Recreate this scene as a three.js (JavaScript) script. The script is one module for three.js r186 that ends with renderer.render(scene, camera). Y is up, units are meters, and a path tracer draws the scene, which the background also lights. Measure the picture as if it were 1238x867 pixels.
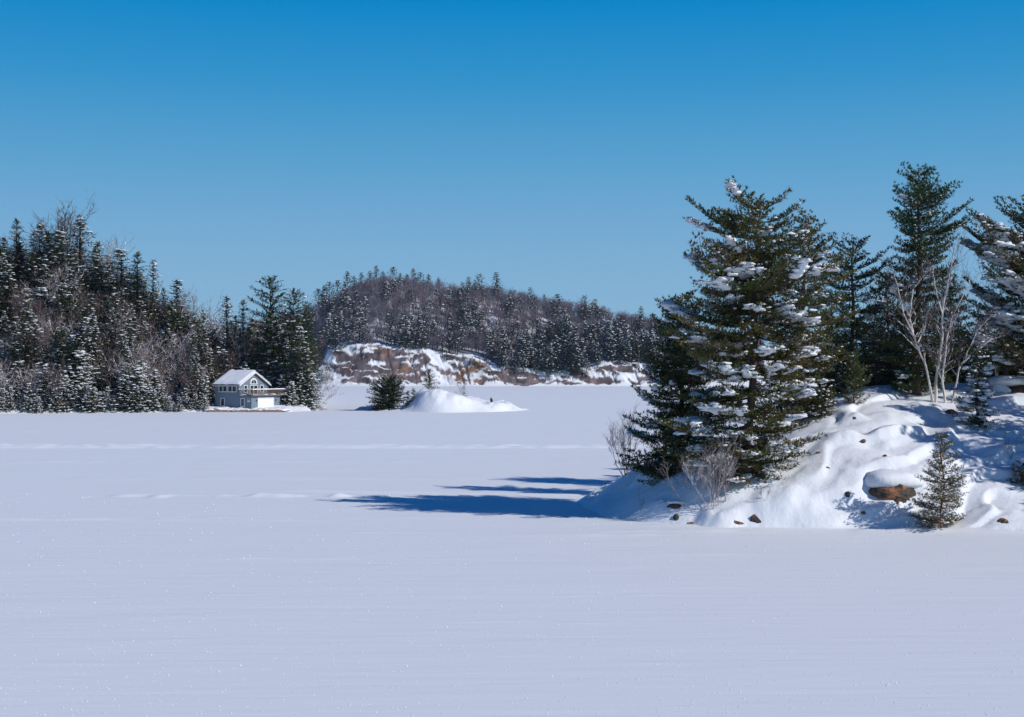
import * as THREE from 'three';
import { mergeVertices } from 'three/addons/utils/BufferGeometryUtils.js';

// ------------------------------------------------------------------ camera, sky, sun, exposure
const F = 1600, CX = 619, HZ = 452, EYE = 7;           // focal length and horizon in photo pixels, eye height in metres
const scene = new THREE.Scene();
const camera = new THREE.PerspectiveCamera(2 * Math.atan(433.5 / F) * 180 / Math.PI, 1238 / 867, 0.5, 6000);
camera.position.set(0, EYE, 0);
camera.lookAt(0, EYE, -100);
camera.setViewOffset(1238, 867, 0, -(HZ - 433.5), 1238, 867);
camera.updateProjectionMatrix();

const SUN_EL = 35 * Math.PI / 180;
const SUN = new THREE.Vector3(0.872 * Math.cos(SUN_EL), Math.sin(SUN_EL), 0.49 * Math.cos(SUN_EL)).normalize();
const sun = new THREE.DirectionalLight(new THREE.Color().setRGB(1.0, 0.975, 0.945), 3.5);
sun.position.copy(SUN).multiplyScalar(900).add(new THREE.Vector3(0, 0, -300));
sun.target.position.set(0, 0, -300);
sun.castShadow = true;
sun.shadow.mapSize.set(4096, 4096);
Object.assign(sun.shadow.camera, { left: -500, right: 500, top: 500, bottom: -500, near: 1, far: 2500 });
scene.add(sun, sun.target);

{ // clear winter sky: pale at the horizon, deepening to the zenith
  const W = 512, H = 256, data = new Float32Array(W * H * 4);
  const srgb = (r, g, b) => { const c = new THREE.Color().setRGB(r / 255, g / 255, b / 255, THREE.SRGBColorSpace); return [c.r, c.g, c.b]; };
  const stops = [[-90, srgb(120, 160, 200)], [0, srgb(150, 190, 216)], [2.5, srgb(137, 182, 214)], [5.5, srgb(123, 173, 212)], [9, srgb(91, 161, 207)], [12.5, srgb(50, 146, 203)], [15.8, srgb(0, 133, 200)], [24, srgb(0, 98, 174)], [40, srgb(0, 66, 140)], [60, srgb(0, 46, 112)], [90, srgb(0, 36, 96)]];
  for (let j = 0; j < H; j++) {
    const el = (j + 0.5) / H * 180 - 90;
    let k = 0; while (k < stops.length - 2 && el > stops[k + 1][0]) k++;
    const t = Math.min(1, Math.max(0, (el - stops[k][0]) / (stops[k + 1][0] - stops[k][0])));
    for (let i = 0; i < W; i++) {
      const o = (j * W + i) * 4;
      for (let n = 0; n < 3; n++) data[o + n] = stops[k][1][n] * (1 - t) + stops[k + 1][1][n] * t;
      data[o + 3] = 1;
    }
  }
  const tex = new THREE.DataTexture(data, W, H, THREE.RGBAFormat, THREE.FloatType);
  tex.mapping = THREE.EquirectangularReflectionMapping;
  tex.magFilter = THREE.LinearFilter; tex.minFilter = THREE.LinearFilter; tex.needsUpdate = true;
  scene.background = tex; scene.environment = tex;
}
const renderer = new THREE.WebGLRenderer({ antialias: true });
renderer.setSize(1024, 717);
renderer.toneMapping = THREE.LinearToneMapping;
renderer.toneMappingExposure = 1.0;
renderer.shadowMap.enabled = true;

// ------------------------------------------------------------------ helpers
const { sin, cos, PI, min, max, abs, sqrt, floor, exp, pow, hypot } = Math;
function rng(seed) { let a = seed >>> 0; return () => { a = a + 0x6D2B79F5 | 0; let t = Math.imul(a ^ a >>> 15, 1 | a); t = t + Math.imul(t ^ t >>> 7, 61 | t) ^ t; return ((t ^ t >>> 14) >>> 0) / 4294967296; }; }
const clamp = (x, a = 0, b = 1) => x < a ? a : x > b ? b : x;
const smooth = (a, b, x) => { const t = clamp((x - a) / (b - a)); return t * t * (3 - 2 * t); };
const lerp = (a, b, t) => a + (b - a) * t;
function hash(i, j, k) { let h = Math.imul(i, 374761393) + Math.imul(j, 668265263) + Math.imul(k, 2147483647 ^ 0x5bd1e995) | 0; h = Math.imul(h ^ h >>> 13, 1274126177); h ^= h >>> 16; return (h >>> 0) / 4294967296; }
function n2(x, y, s = 0) { const i = floor(x), j = floor(y), u = x - i, v = y - j, a = u * u * (3 - 2 * u), b = v * v * (3 - 2 * v); return lerp(lerp(hash(i, j, s), hash(i + 1, j, s), a), lerp(hash(i, j + 1, s), hash(i + 1, j + 1, s), a), b) * 2 - 1; }
function n3(x, y, z) { const k = floor(z), w = z - k, c = w * w * (3 - 2 * w); return lerp(n2(x, y, k), n2(x, y, k + 1), c); }
function fbm(x, y, oct = 4, s = 0) { let a = 0.5, t = 0; for (let o = 0; o < oct; o++) { t += a * n2(x, y, s + o * 17); x = x * 2.03 + 5.3; y = y * 2.03 - 3.1; a *= 0.5; } return t; }
function soft(list, x) { if (x <= list[0][0]) return list[0][1]; for (let i = 1; i < list.length; i++) if (x <= list[i][0]) { const [a, b] = list[i - 1], [c, d] = list[i]; return lerp(b, d, smooth(a, c, x)); } return list[list.length - 1][1]; }
function curve(list, x) { if (x <= list[0][0]) return list[0][1]; for (let i = 1; i < list.length; i++) if (x <= list[i][0]) { const [a, b] = list[i - 1], [c, d] = list[i]; return lerp(b, d, (x - a) / (c - a)); } return list[list.length - 1][1]; }
const at = (px, py, d) => [(px - CX) / F * d, EYE - (py - HZ) / F * d, -d];
const heightAt = (py, d) => EYE - (py - HZ) / F * d;
const xAt = (px, d) => (px - CX) / F * d;
const add = (a, b, s = 1) => [a[0] + b[0] * s, a[1] + b[1] * s, a[2] + b[2] * s];
const norm = (a) => { const l = hypot(a[0], a[1], a[2]) || 1; return [a[0] / l, a[1] / l, a[2] / l]; };
const cross = (a, b) => [a[1] * b[2] - a[2] * b[1], a[2] * b[0] - a[0] * b[2], a[0] * b[1] - a[1] * b[0]];

class Acc {                                             // collects vertices, colours and faces for one mesh
  constructor() { this.p = []; this.c = []; this.i = []; }
  get n() { return this.p.length / 3; }
  v(a, c) { this.p.push(a[0], a[1], a[2]); if (c) this.c.push(c[0], c[1], c[2]); return this.n - 1; }
  tri(a, b, c, col) { const n = this.n; this.v(a, col); this.v(b, col); this.v(c, col); this.i.push(n, n + 1, n + 2); }
  quad(a, b, c, d, col) { const n = this.n; this.v(a, col); this.v(b, col); this.v(c, col); this.v(d, col); this.i.push(n, n + 1, n + 2, n, n + 2, n + 3); }
  box(x0, x1, y0, y1, z0, z1, col) {
    const P = (x, y, z) => [x, y, z];
    this.quad(P(x0, y0, z1), P(x1, y0, z1), P(x1, y1, z1), P(x0, y1, z1), col); this.quad(P(x1, y0, z0), P(x0, y0, z0), P(x0, y1, z0), P(x1, y1, z0), col);
    this.quad(P(x1, y0, z1), P(x1, y0, z0), P(x1, y1, z0), P(x1, y1, z1), col); this.quad(P(x0, y0, z0), P(x0, y0, z1), P(x0, y1, z1), P(x0, y1, z0), col);
    this.quad(P(x0, y1, z1), P(x1, y1, z1), P(x1, y1, z0), P(x0, y1, z0), col); this.quad(P(x0, y0, z0), P(x1, y0, z0), P(x1, y0, z1), P(x0, y0, z1), col);
  }
  geo(uv) {
    const g = new THREE.BufferGeometry();
    g.setAttribute('position', new THREE.Float32BufferAttribute(this.p, 3));
    if (this.c.length) g.setAttribute('color', new THREE.Float32BufferAttribute(this.c, 3));
    if (uv) { const u = []; for (let k = 0; k < this.p.length; k += 3) u.push(this.p[k] * uv, -this.p[k + 2] * uv); g.setAttribute('uv', new THREE.Float32BufferAttribute(u, 2)); }
    g.setIndex(this.i); g.computeVertexNormals();
    return g;
  }
}
const cell = (acc, k, w) => acc.i.push(k - 1 - w, k, k - 1, k - 1 - w, k - w, k);   // one upward face of a ground grid
const used = {};
function numbered(name) { const n = used[name] = (used[name] ?? -1) + 1; return n ? name + '_' + String(n).padStart(3, '0') : name; }
function part(name, acc, mat, parent, uv) { if (!acc.i.length) return null; const m = new THREE.Mesh(acc.geo(uv), mat); m.name = name; parent.add(m); return m; }
function tag(o, label, category, group) { o.userData.label = label; o.userData.category = category; if (group) o.userData.group = group; return o; }
function thing(name, label, category, group) { const g = new THREE.Group(); g.name = numbered(name); scene.add(g); return tag(g, label, category, group); }
function structure(name, geo, mat) { const m = new THREE.Mesh(geo, mat); m.name = numbered(name); m.userData.kind = 'structure'; scene.add(m); return m; }
function copy(proto, label, group) { const c = proto.clone(); c.name = numbered(proto.name.replace(/_\d{3}$/, '')); c.userData = { ...proto.userData }; if (label) c.userData.label = label; if (group) c.userData.group = group; scene.add(c); return c; }

function noiseTex(size, fx, fy, oct, seed) {            // a tiling grey noise
  const d = new Uint8Array(size * size * 4);
  const per = (x, y, px, py, s) => { const i = floor(x), j = floor(y), u = x - i, v = y - j, a = u * u * (3 - 2 * u), b = v * v * (3 - 2 * v), m = (q, n) => ((q % n) + n) % n; return lerp(lerp(hash(m(i, px), m(j, py), s), hash(m(i + 1, px), m(j, py), s), a), lerp(hash(m(i, px), m(j + 1, py), s), hash(m(i + 1, px), m(j + 1, py), s), a), b); };
  for (let j = 0; j < size; j++) for (let i = 0; i < size; i++) {
    let t = 0, a = 0.5, px = fx, py = fy;
    for (let o = 0; o < oct; o++) { t += a * per(i / size * px, j / size * py, px, py, seed + o * 7); a *= 0.55; px *= 2; py *= 2; }
    const v = clamp(t * 1.05) * 255, o = (j * size + i) * 4; d[o] = d[o + 1] = d[o + 2] = v; d[o + 3] = 255;
  }
  const t = new THREE.DataTexture(d, size, size); t.wrapS = t.wrapT = THREE.RepeatWrapping; t.magFilter = THREE.LinearFilter; t.minFilter = THREE.LinearMipmapLinearFilter; t.generateMipmaps = true; t.needsUpdate = true; return t;
}
const lin = (r, g, b) => new THREE.Color().setRGB(r, g, b);
const mat = (c, rough = 0.9, extra = {}) => new THREE.MeshStandardMaterial({ color: c, roughness: rough, side: THREE.DoubleSide, ...extra });
const grainTex = noiseTex(512, 16, 16, 5, 3), rippleTex = noiseTex(1024, 4, 32, 5, 11);
const SNOW = lin(0.8, 0.815, 0.84);
const M = {
  lake: mat(SNOW, 0.75, { bumpMap: rippleTex, bumpScale: 0.024 }),
  snow: mat(SNOW, 0.75, { bumpMap: grainTex, bumpScale: 0.035 }),
  treeSnow: mat(SNOW, 0.8),
  needle: new THREE.MeshPhysicalMaterial({ color: lin(1, 1, 1), roughness: 0.85, specularIntensity: 0.25, side: THREE.DoubleSide, vertexColors: true }),
  bark: mat(lin(0.1, 0.075, 0.06), 0.95),
  pineBark: mat(lin(0.13, 0.08, 0.055), 0.95),
  orangeBark: mat(lin(0.26, 0.12, 0.06), 0.9),
  twig: mat(lin(0.17, 0.115, 0.1), 0.9),
  twigPale: mat(lin(0.3, 0.24, 0.2), 0.9),
  colored: mat(lin(1, 1, 1), 0.9, { vertexColors: true }),
  rock: mat(lin(1, 1, 1), 0.92, { vertexColors: true, bumpMap: grainTex, bumpScale: 0.04 }),
};

// tubes, blobs, rocks
function frame(d) { const s = abs(d[1]) > 0.9 ? norm(cross(d, [1, 0, 0])) : norm(cross(d, [0, 1, 0])); return [s, cross(s, d)]; }
function tube(acc, pts, rad, sides, colFn) {
  let prev = -1;
  for (let k = 0; k < pts.length; k++) {
    const d = norm(add(pts[min(k + 1, pts.length - 1)], pts[max(k - 1, 0)], -1)), [s, t] = frame(d), base = acc.n;
    for (let a = 0; a < sides; a++) { const w = a / sides * 2 * PI, q = add(add(pts[k], s, cos(w) * rad[k]), t, sin(w) * rad[k]); acc.v(q, colFn && colFn(k, a)); }
    if (prev >= 0) for (let a = 0; a < sides; a++) { const b = (a + 1) % sides; acc.i.push(prev + a, base + a, base + b, prev + a, base + b, prev + b); }
    prev = base;
  }
}
const ico = [0, 1, 2, 3, 4].map(d => { const g = new THREE.IcosahedronGeometry(1, d); g.deleteAttribute('uv'); g.deleteAttribute('normal'); const m = mergeVertices(g, 1e-4); return { p: m.attributes.position.array, i: Array.from(m.index.array) }; });
const icoRock = (() => { const g = new THREE.IcosahedronGeometry(1, 11); g.deleteAttribute('uv'); g.deleteAttribute('normal'); const m = mergeVertices(g, 1e-4); return { p: m.attributes.position.array, i: Array.from(m.index.array) }; })();
function blob(acc, c, rx, ry, rz, turn, detail, seed, amp = 0.3, freq = 1.6, col) {
  const T = ico[detail], base = acc.n, ct = cos(turn), st = sin(turn);
  for (let k = 0; k < T.p.length; k += 3) {
    let [x, y, z] = [T.p[k], T.p[k + 1], T.p[k + 2]];
    const r = 1 + amp * n3(x * freq + seed, y * freq - seed * 0.7, z * freq + seed * 1.3) + amp * 0.45 * n3(x * freq * 2.7 - seed, y * freq * 2.7 + seed, z * freq * 2.7);
    x *= r * rx; y *= r * ry * (y < 0 ? 0.7 : 1); z *= r * rz;
    acc.v([c[0] + x * ct + z * st, c[1] + y, c[2] - x * st + z * ct], col);
  }
  for (const i of T.i) acc.i.push(base + i);
}
function blade(acc, p, d, len, wid, up, col) {          // one needle spray: a thin triangle pair
  const s = norm(cross(d, up)), q = add(p, d, len * 0.45), t = add(p, d, len);
  acc.quad(p, add(q, s, wid / 2), t, add(q, s, -wid / 2), col);
}
// ------------------------------------------------------------------ large structure: lake
const bump = (x, c, w) => { const t = (x - c) / w; return exp(-t * t); };
function lakeHeight(x, d) {
  let h = 0;
  if (d < 260) {
    const wx = x + 6 * n2(x * 0.03, d * 0.05, 41), wd = d + 2.5 * n2(x * 0.05, d * 0.06, 42), patch = smooth(-0.1, 0.55, fbm(x * 0.05, d * 0.07, 3, 43));
    h += 0.06 * fbm(wx * 0.045, wd * 0.11, 3, 40) + 0.028 * (0.35 + patch) * fbm(wx * 0.14 + d * 0.05, wd * 0.55, 4, 60);
    // a broad packed trail straight across the bay
    const tr = 125.5 + x * -0.011 + 0.25 * n2(x * 0.05, 2), q = 0.55 + 0.45 * n2(x * 0.4, d * 0.5, 5);
    h += 0.3 * (bump(d, tr - 0.9, 0.75) + 0.9 * bump(d, tr + 1.3, 0.8)) * (0.5 + q * 0.6) - 0.08 * bump(d, tr + 0.2, 0.5) + 0.12 * bump(d, tr, 1.8) * n2(x * 0.9, d * 1.1, 8);
    // footprints and a line of broken crust towards the shadow
    const f1 = 75.6 + 0.02 * x; h += 0.3 * bump(d, f1, 0.9) * smooth(-28, -16, x) * smooth(-5, -9, x) * max(0, n2(x * 0.9, d * 0.7, 31));
    const f2 = 78.5 - (x + 10) * 0.16; h += 0.09 * bump(d, f2, 0.45) * smooth(-16, -12, x) * smooth(6, 3, x);
    // low wind drifts lying in the wind's direction
    for (const [c, x0, x1, a, w, s] of DRIFTS) if (abs(d - c) < 6) h += 2.1 * a * bump(d, c + 0.5 * n2(x * 0.08, 1, s) + 0.18 * n2(x * 0.5, 1, s), w) * smooth(x0, x0 + 6, x) * smooth(x1, x1 - 6, x) * max(0, 0.45 + 0.8 * n2(x * 0.22, c, s) + 0.4 * n2(x * 0.9, c, s));
  }
  return h;
}
const DRIFTS = [[63.3, -34, 8, 0.045, 0.3, 1], [64.6, -32, 4, 0.04, 0.35, 2], [62.0, -10, 10, 0.03, 0.3, 3], [58.6, -20, 12, 0.025, 0.3, 4], [61.2, -4, 12, 0.04, 0.4, 13], [54.2, -22, -10, 0.03, 0.2, 5], [50.0, -14, -2, 0.035, 0.16, 6], [50.9, 2, 12, 0.025, 0.16, 7], [49.2, -3, 4, 0.028, 0.14, 8], [46.6, 6, 14, 0.03, 0.14, 9], [57.4, -2, 9, 0.05, 0.35, 10], [59.0, 4, 34, 0.055, 0.5, 11], [58.0, 14, 40, 0.05, 0.35, 12], [88, -40, 10, 0.04, 0.6, 14], [105, -60, 20, 0.05, 0.8, 15], [75.8, -24, -14, 0.05, 0.35, 16], [160, -90, 60, 0.08, 1.2, 17], [190, -110, 20, 0.08, 1.4, 18], [42, -12, 12, 0.014, 0.12, 19], [37, -10, 10, 0.012, 0.1, 20]];
{
  const acc = new Acc(), rows = [], cols = [];
  rows.push(-40, 0, 8, 14, 18, 21);
  for (let y = 880; y > 493; y -= (y < 553 && y > 531) || (y < 612 && y > 594) ? 0.35 : 0.85) rows.push(F * EYE / (y - HZ));
  for (const d of [290, 330, 390, 470, 580, 700, 860, 1100, 1500, 2200, 3500]) rows.push(d);
  for (const s of [-6, -3, -1.5, -0.9, -0.6, -0.48]) cols.push(s);
  for (let s = -0.43; s <= 0.43; s += 0.003) cols.push(s);
  for (const s of [0.48, 0.6, 0.9, 1.5, 3, 6]) cols.push(s);
  rows.forEach((d, j) => { cols.forEach((s, i) => { const x = s * max(d, 25); acc.v([x, lakeHeight(x, d), -d]); if (i && j) { cell(acc, j * cols.length + i, cols.length); } }); });
  structure('frozen_lake', acc.geo(1 / 14), M.lake);
}
// ------------------------------------------------------------------ large structure: the near islet
function solveRBF(pts) {                                // thin plate through [x, z, h]
  const n = pts.length, N = n + 3, A = [], K = (r2) => r2 < 1e-9 ? 0 : r2 * Math.log(r2) * 0.5;
  for (let i = 0; i < N; i++) { A.push(new Float64Array(N + 1)); }
  for (let i = 0; i < n; i++) {
    for (let j = 0; j < n; j++) A[i][j] = K((pts[i][0] - pts[j][0]) ** 2 + (pts[i][1] - pts[j][1]) ** 2) + (i === j ? 0.6 : 0);
    A[i][n] = A[n][i] = 1; A[i][n + 1] = A[n + 1][i] = pts[i][0]; A[i][n + 2] = A[n + 2][i] = pts[i][1]; A[i][N] = pts[i][2];
  }
  for (let c = 0; c < N; c++) {
    let p = c; for (let r = c + 1; r < N; r++) if (abs(A[r][c]) > abs(A[p][c])) p = r;
    [A[c], A[p]] = [A[p], A[c]];
    for (let r = 0; r < N; r++) if (r !== c) { const f = A[r][c] / A[c][c]; if (f) for (let k = c; k <= N; k++) A[r][k] -= f * A[c][k]; }
  }
  const w = A.map((row, i) => row[N] / row[i]);
  return (x, z) => { let h = w[n] + w[n + 1] * x + w[n + 2] * z; for (let i = 0; i < n; i++) h += w[i] * K((x - pts[i][0]) ** 2 + (z - pts[i][1]) ** 2); return h; };
}
const isletPts = [];
for (const [px, py] of [[716, 617], [722, 621], [745, 627], [790, 631], [840, 634], [900, 637], [960, 638], [1040, 638], [1100, 641], [1180, 644], [1240, 646], [1330, 648], [1450, 648]]) { const d = F * EYE / (py - HZ); isletPts.push([xAt(px, d), d, 0.0]); isletPts.push([xAt(px, d) - (px < 760 ? 2 : 0), d - (px < 730 ? 0 : 2.5), -0.5]); }
for (const [px, py, d] of [[735, 600, 69.5], [746, 586, 71], [758, 571, 71.5], [770, 590, 68], [800, 556, 71], [800, 590, 66], [800, 612, 63], [830, 550, 71], [850, 600, 62.6], [870, 620, 60.8], [900, 612, 61.2], [900, 575, 63.6], [940, 600, 61.6], [940, 560, 65], [940, 522, 71], [1000, 605, 61], [1000, 560, 63.6], [1000, 512, 69], [1000, 488, 73], [1050, 610, 60.8], [1060, 565, 63], [1060, 520, 67], [1060, 492, 71], [1050, 469, 76], [1085, 470, 76], [1110, 610, 60.9], [1110, 520, 67.5], [1110, 483, 73.5], [1140, 495, 71], [1150, 560, 63.6], [1150, 530, 66.5], [1200, 605, 61.2], [1200, 560, 64.6], [1200, 522, 68.5], [1205, 492, 72.5], [1240, 600, 61.6], [1240, 530, 68], [1240, 485, 74], [1330, 600, 62], [1330, 520, 70], [1330, 470, 77]]) isletPts.push([xAt(px, d), d, heightAt(py, d)]);
for (const [x, d, h] of [[2.5, 74, -0.7], [4.5, 79, -0.8], [9, 84, -0.6], [14, 92, -0.6], [12, 78, 1.6], [16, 80, 3.4], [20, 84, 4.8], [26, 85, 5.6], [33, 86, 5.6], [42, 86, 5.4], [22, 98, 1.0], [32, 104, 1.0], [48, 104, 1], [62, 80, 2], [64, 62, -1], [74, 90, -1.5], [40, 116, -1.5], [24, 108, -1.5], [58, 112, -1.5], [52, 64, 0.6], [50, 76, 4]]) isletPts.push([x, d, h]);
const isletBase = solveRBF(isletPts);
function march(hf, px, py, d0, d1, step = 0.1) { for (let d = d0; d < d1; d += step) if (hf(xAt(px, d), d) >= heightAt(py, d)) return d; return null; }
// snow pillows and hollows: px, py, half-width across, half-depth, height, turn
const PILLOWS = [];
for (const [px, py, rx, rd, h, turn] of [[1090, 573, 1.5, 1.0, 0.75, 0.2], [1050, 560, 1.6, 1.0, 0.4, 0.5], [1062, 620, 1.6, .7, 0.22, 0], [1085, 525, 2.0, 1.2, 0.55, 0.6], [1060, 506, 1.7, 1.2, 0.4, 0.5], [1015, 545, 1.9, 1.2, 0.35, 0.5], [985, 575, 1.8, .9, 0.3, 0.4], [1025, 590, 1.3, 0.8, 0.35, 0.4], [940, 607, 1.15, 1.0, 0.6, 0], [965, 618, 1.2, .9, 0.4, 0], [905, 622, .8, .7, 0.3, 0], [880, 627, .7, .6, 0.25, 0], [850, 628, 0.6, .6, 0.35, 0], [825, 629, 0.6, .6, 0.4, 0.2], [800, 622, 0.8, 0.7, 0.35, 0], [783, 619, 0.9, .7, 0.25, 0], [810, 553, .8, .8, 0.4, 0], [1195, 625, 1.4, .8, 0.35, 0], [1165, 640, 1.0, .6, 0.2, 0], [1225, 635, 1.3, .7, 0.35, 0], [1155, 590, 1.4, 1, 0.3, 0.3], [1065, 466, 1.5, 1.2, 0.35, 0], [1015, 472, 1.4, 1.0, 0.4, 0], [1220, 460, 1.9, 1.3, 0.9, 0], [1128, 505, 1.3, 1.0, -0.45, 0.3], [950, 548, 1.8, 1.2, 0.3, 0.5], [1100, 600, 1.1, .6, -0.3, 0], [1040, 530, 0.7, 0.8, -0.3, 0.8], [1120, 492, 1.0, 0.9, 0.35, 0]]) {
  const d = march(isletBase, px, py, 54, 95) ?? 66; PILLOWS.push([xAt(px, d), d, rx, rd, h, cos(turn), sin(turn)]);
}
function isletHeight(x, d) {
  let h = isletBase(x, d);
  const m = smooth(-0.2, 0.7, h);
  const wx = 0.9 * n2(x * 0.25, d * 0.25, 71), wd = 0.9 * n2(x * 0.25, d * 0.25, 72);
  const u = (x + wx) * 0.82 + (d + wd) * 0.57, v = -(x + wx) * 0.57 + (d + wd) * 0.82;   // drifts run down towards the open lake
  let e = 0.17 * n2(u * 0.16, v * 0.5, 81) + 0.05 * n2(u * 0.5, v * 1.1, 83) + 0.014 * n2(x * 2.1, d * 2.1, 84);
  const q0 = h * 0.95 + 0.9 * n2(u * 0.28, v * 0.45, 85) + 0.16 * n2(x * 0.9, d * 0.9, 86) - 0.22 * x, fr = q0 - floor(q0);   // rounded ledges of buried rock
  e += 0.46 * (smooth(0.38, 0.58, fr) - fr) * smooth(-0.25, 0.35, n2(x * 0.33, d * 0.33, 87));
  for (const [cx, cd, rx, rd, a, ct, st] of PILLOWS) {
    const dx = x - cx, dd = d - cd; if (abs(dx) > 4 || abs(dd) > 4) continue;
    const p = (dx * ct + dd * st) / rx, q = (-dx * st + dd * ct) / rd, r2 = p * p + q * q;
    if (r2 < 2.2) { const r = sqrt(r2) * (1 + 0.18 * n2(x * 1.2, d * 1.2, 91)); e += 0.55 * a * (1 - smooth(0.4, 1.2, r)); }
  }
  h += e * m;
  if (h < 0.35) h = h < -0.9 ? h : h;                    // slides under the ice at the shore
  return h;
}
const isletHit = (px, py) => { for (let k = 0; k < 12; k += 2) { const d = march(isletHeight, px, py + k, 54, 84, 0.04); if (d) return d; } return null; };
{
  const acc = new Acc(), xs = [], ds = [];
  for (let x = 1; x < 36; x += 0.15) xs.push(x); for (let x = 36, s = 0.2; x < 78; x += s, s *= 1.12) xs.push(x);
  for (let d = 55; d < 82; d += 0.15) ds.push(d); for (let d = 82, s = 0.2; d < 120; d += s, s *= 1.1) ds.push(d);
  ds.forEach((d, j) => xs.forEach((x, i) => { const h = isletHeight(x, d); acc.v([x, h, -d]); if (i && j) { if (h > -0.6) cell(acc, j * xs.length + i, xs.length); } }));
  structure('snowy_islet_ground', acc.geo(1 / 5), M.snow);
}
// ------------------------------------------------------------------ large structure: wooded shore with the boathouse
const SHORE_L = [[-400, 225], [-100, 228], [0, 232], [120, 236], [240, 241], [345, 243], [375, 247], [392, 262]];
const HILL_L = [[-400, 30], [-100, 28], [0, 25], [60, 25], [100, 24], [150, 19], [200, 13.5], [250, 9], [300, 6.5], [340, 5], [365, 3.5], [384, 1.5]];
function leftHeight(x, d) {
  const px = CX + x / d * F, s = curve(SHORE_L, px);
  const edge = smooth(387 - smooth(255, 290, d) * 8, 366, px);
  const t = (d - s) / 62;
  let h = curve(HILL_L, px) * smooth(-0.02, 1, t) * edge * smooth(560, 430, d) + 0.7 * smooth(0, 4, d - s) * edge;
  h += (0.9 * fbm(x * 0.09, d * 0.09, 4, 5) + 0.5) * smooth(1, 10, d - s) * edge;
  return h - 0.5 * (1 - smooth(-3, 1.5, d - s) * edge);
}
{
  const acc = new Acc(), S = [], ds = [];
  for (let px = -600; px < -40; px += 20) S.push(px); for (let px = -40; px <= 400; px += 2.5) S.push(px);
  for (let d = 222; d < 300; d += 0.9) ds.push(d); for (let d = 300, s = 1.5; d < 580; d += s, s *= 1.06) ds.push(d);
  ds.forEach((d, j) => S.forEach((px, i) => { const x = xAt(px, d); acc.v([x, leftHeight(x, d), -d]); if (i && j) { cell(acc, j * S.length + i, S.length); } }));
  structure('wooded_shore_ground', acc.geo(1 / 8), M.snow);
}
// ------------------------------------------------------------------ large structure: far hill with its rock bluffs
const SKY_F = [[-300, 430], [100, 405], [250, 385], [330, 372], [380, 357], [420, 339], [455, 328], [500, 331], [550, 339], [600, 341], [650, 350], [700, 359], [750, 369], [800, 381], [900, 398], [1050, 410], [1300, 425], [1600, 440]];
const BLUFF = [[-300, 2], [330, 4], [376, 5], [388, 11], [398, 20], [420, 22], [455, 23], [500, 20], [540, 17], [570, 16], [585, 14], [604, 11], [640, 9], [690, 9], [712, 11], [730, 14], [760, 13], [800, 12], [840, 8], [900, 4], [1600, 3]];
function farHeight(x, d) {
  const px = CX + x / d * F, ridge = heightAt(curve(SKY_F, px) + 24, 905), b = curve(BLUFF, px);
  const s = 746 + 5 * n2(x * 0.015, 3, 4) + 2 * n2(x * 0.06, 3, 5) + (px < 380 ? 12 : 0);
  const t = d - s;
  let h = b * smooth(2, 6 + b * 0.72, t) + (ridge - b) * smooth(6, 165, t) + 1.0 * smooth(-1, 4, t) - 0.6;
  h += 2.2 * fbm(x * 0.03, d * 0.03, 3, 9) * smooth(4, 40, t);
  h -= max(0, d - 930) * 0.25;
  return h;
}
const bluffSnow = SNOW.toArray();
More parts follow.
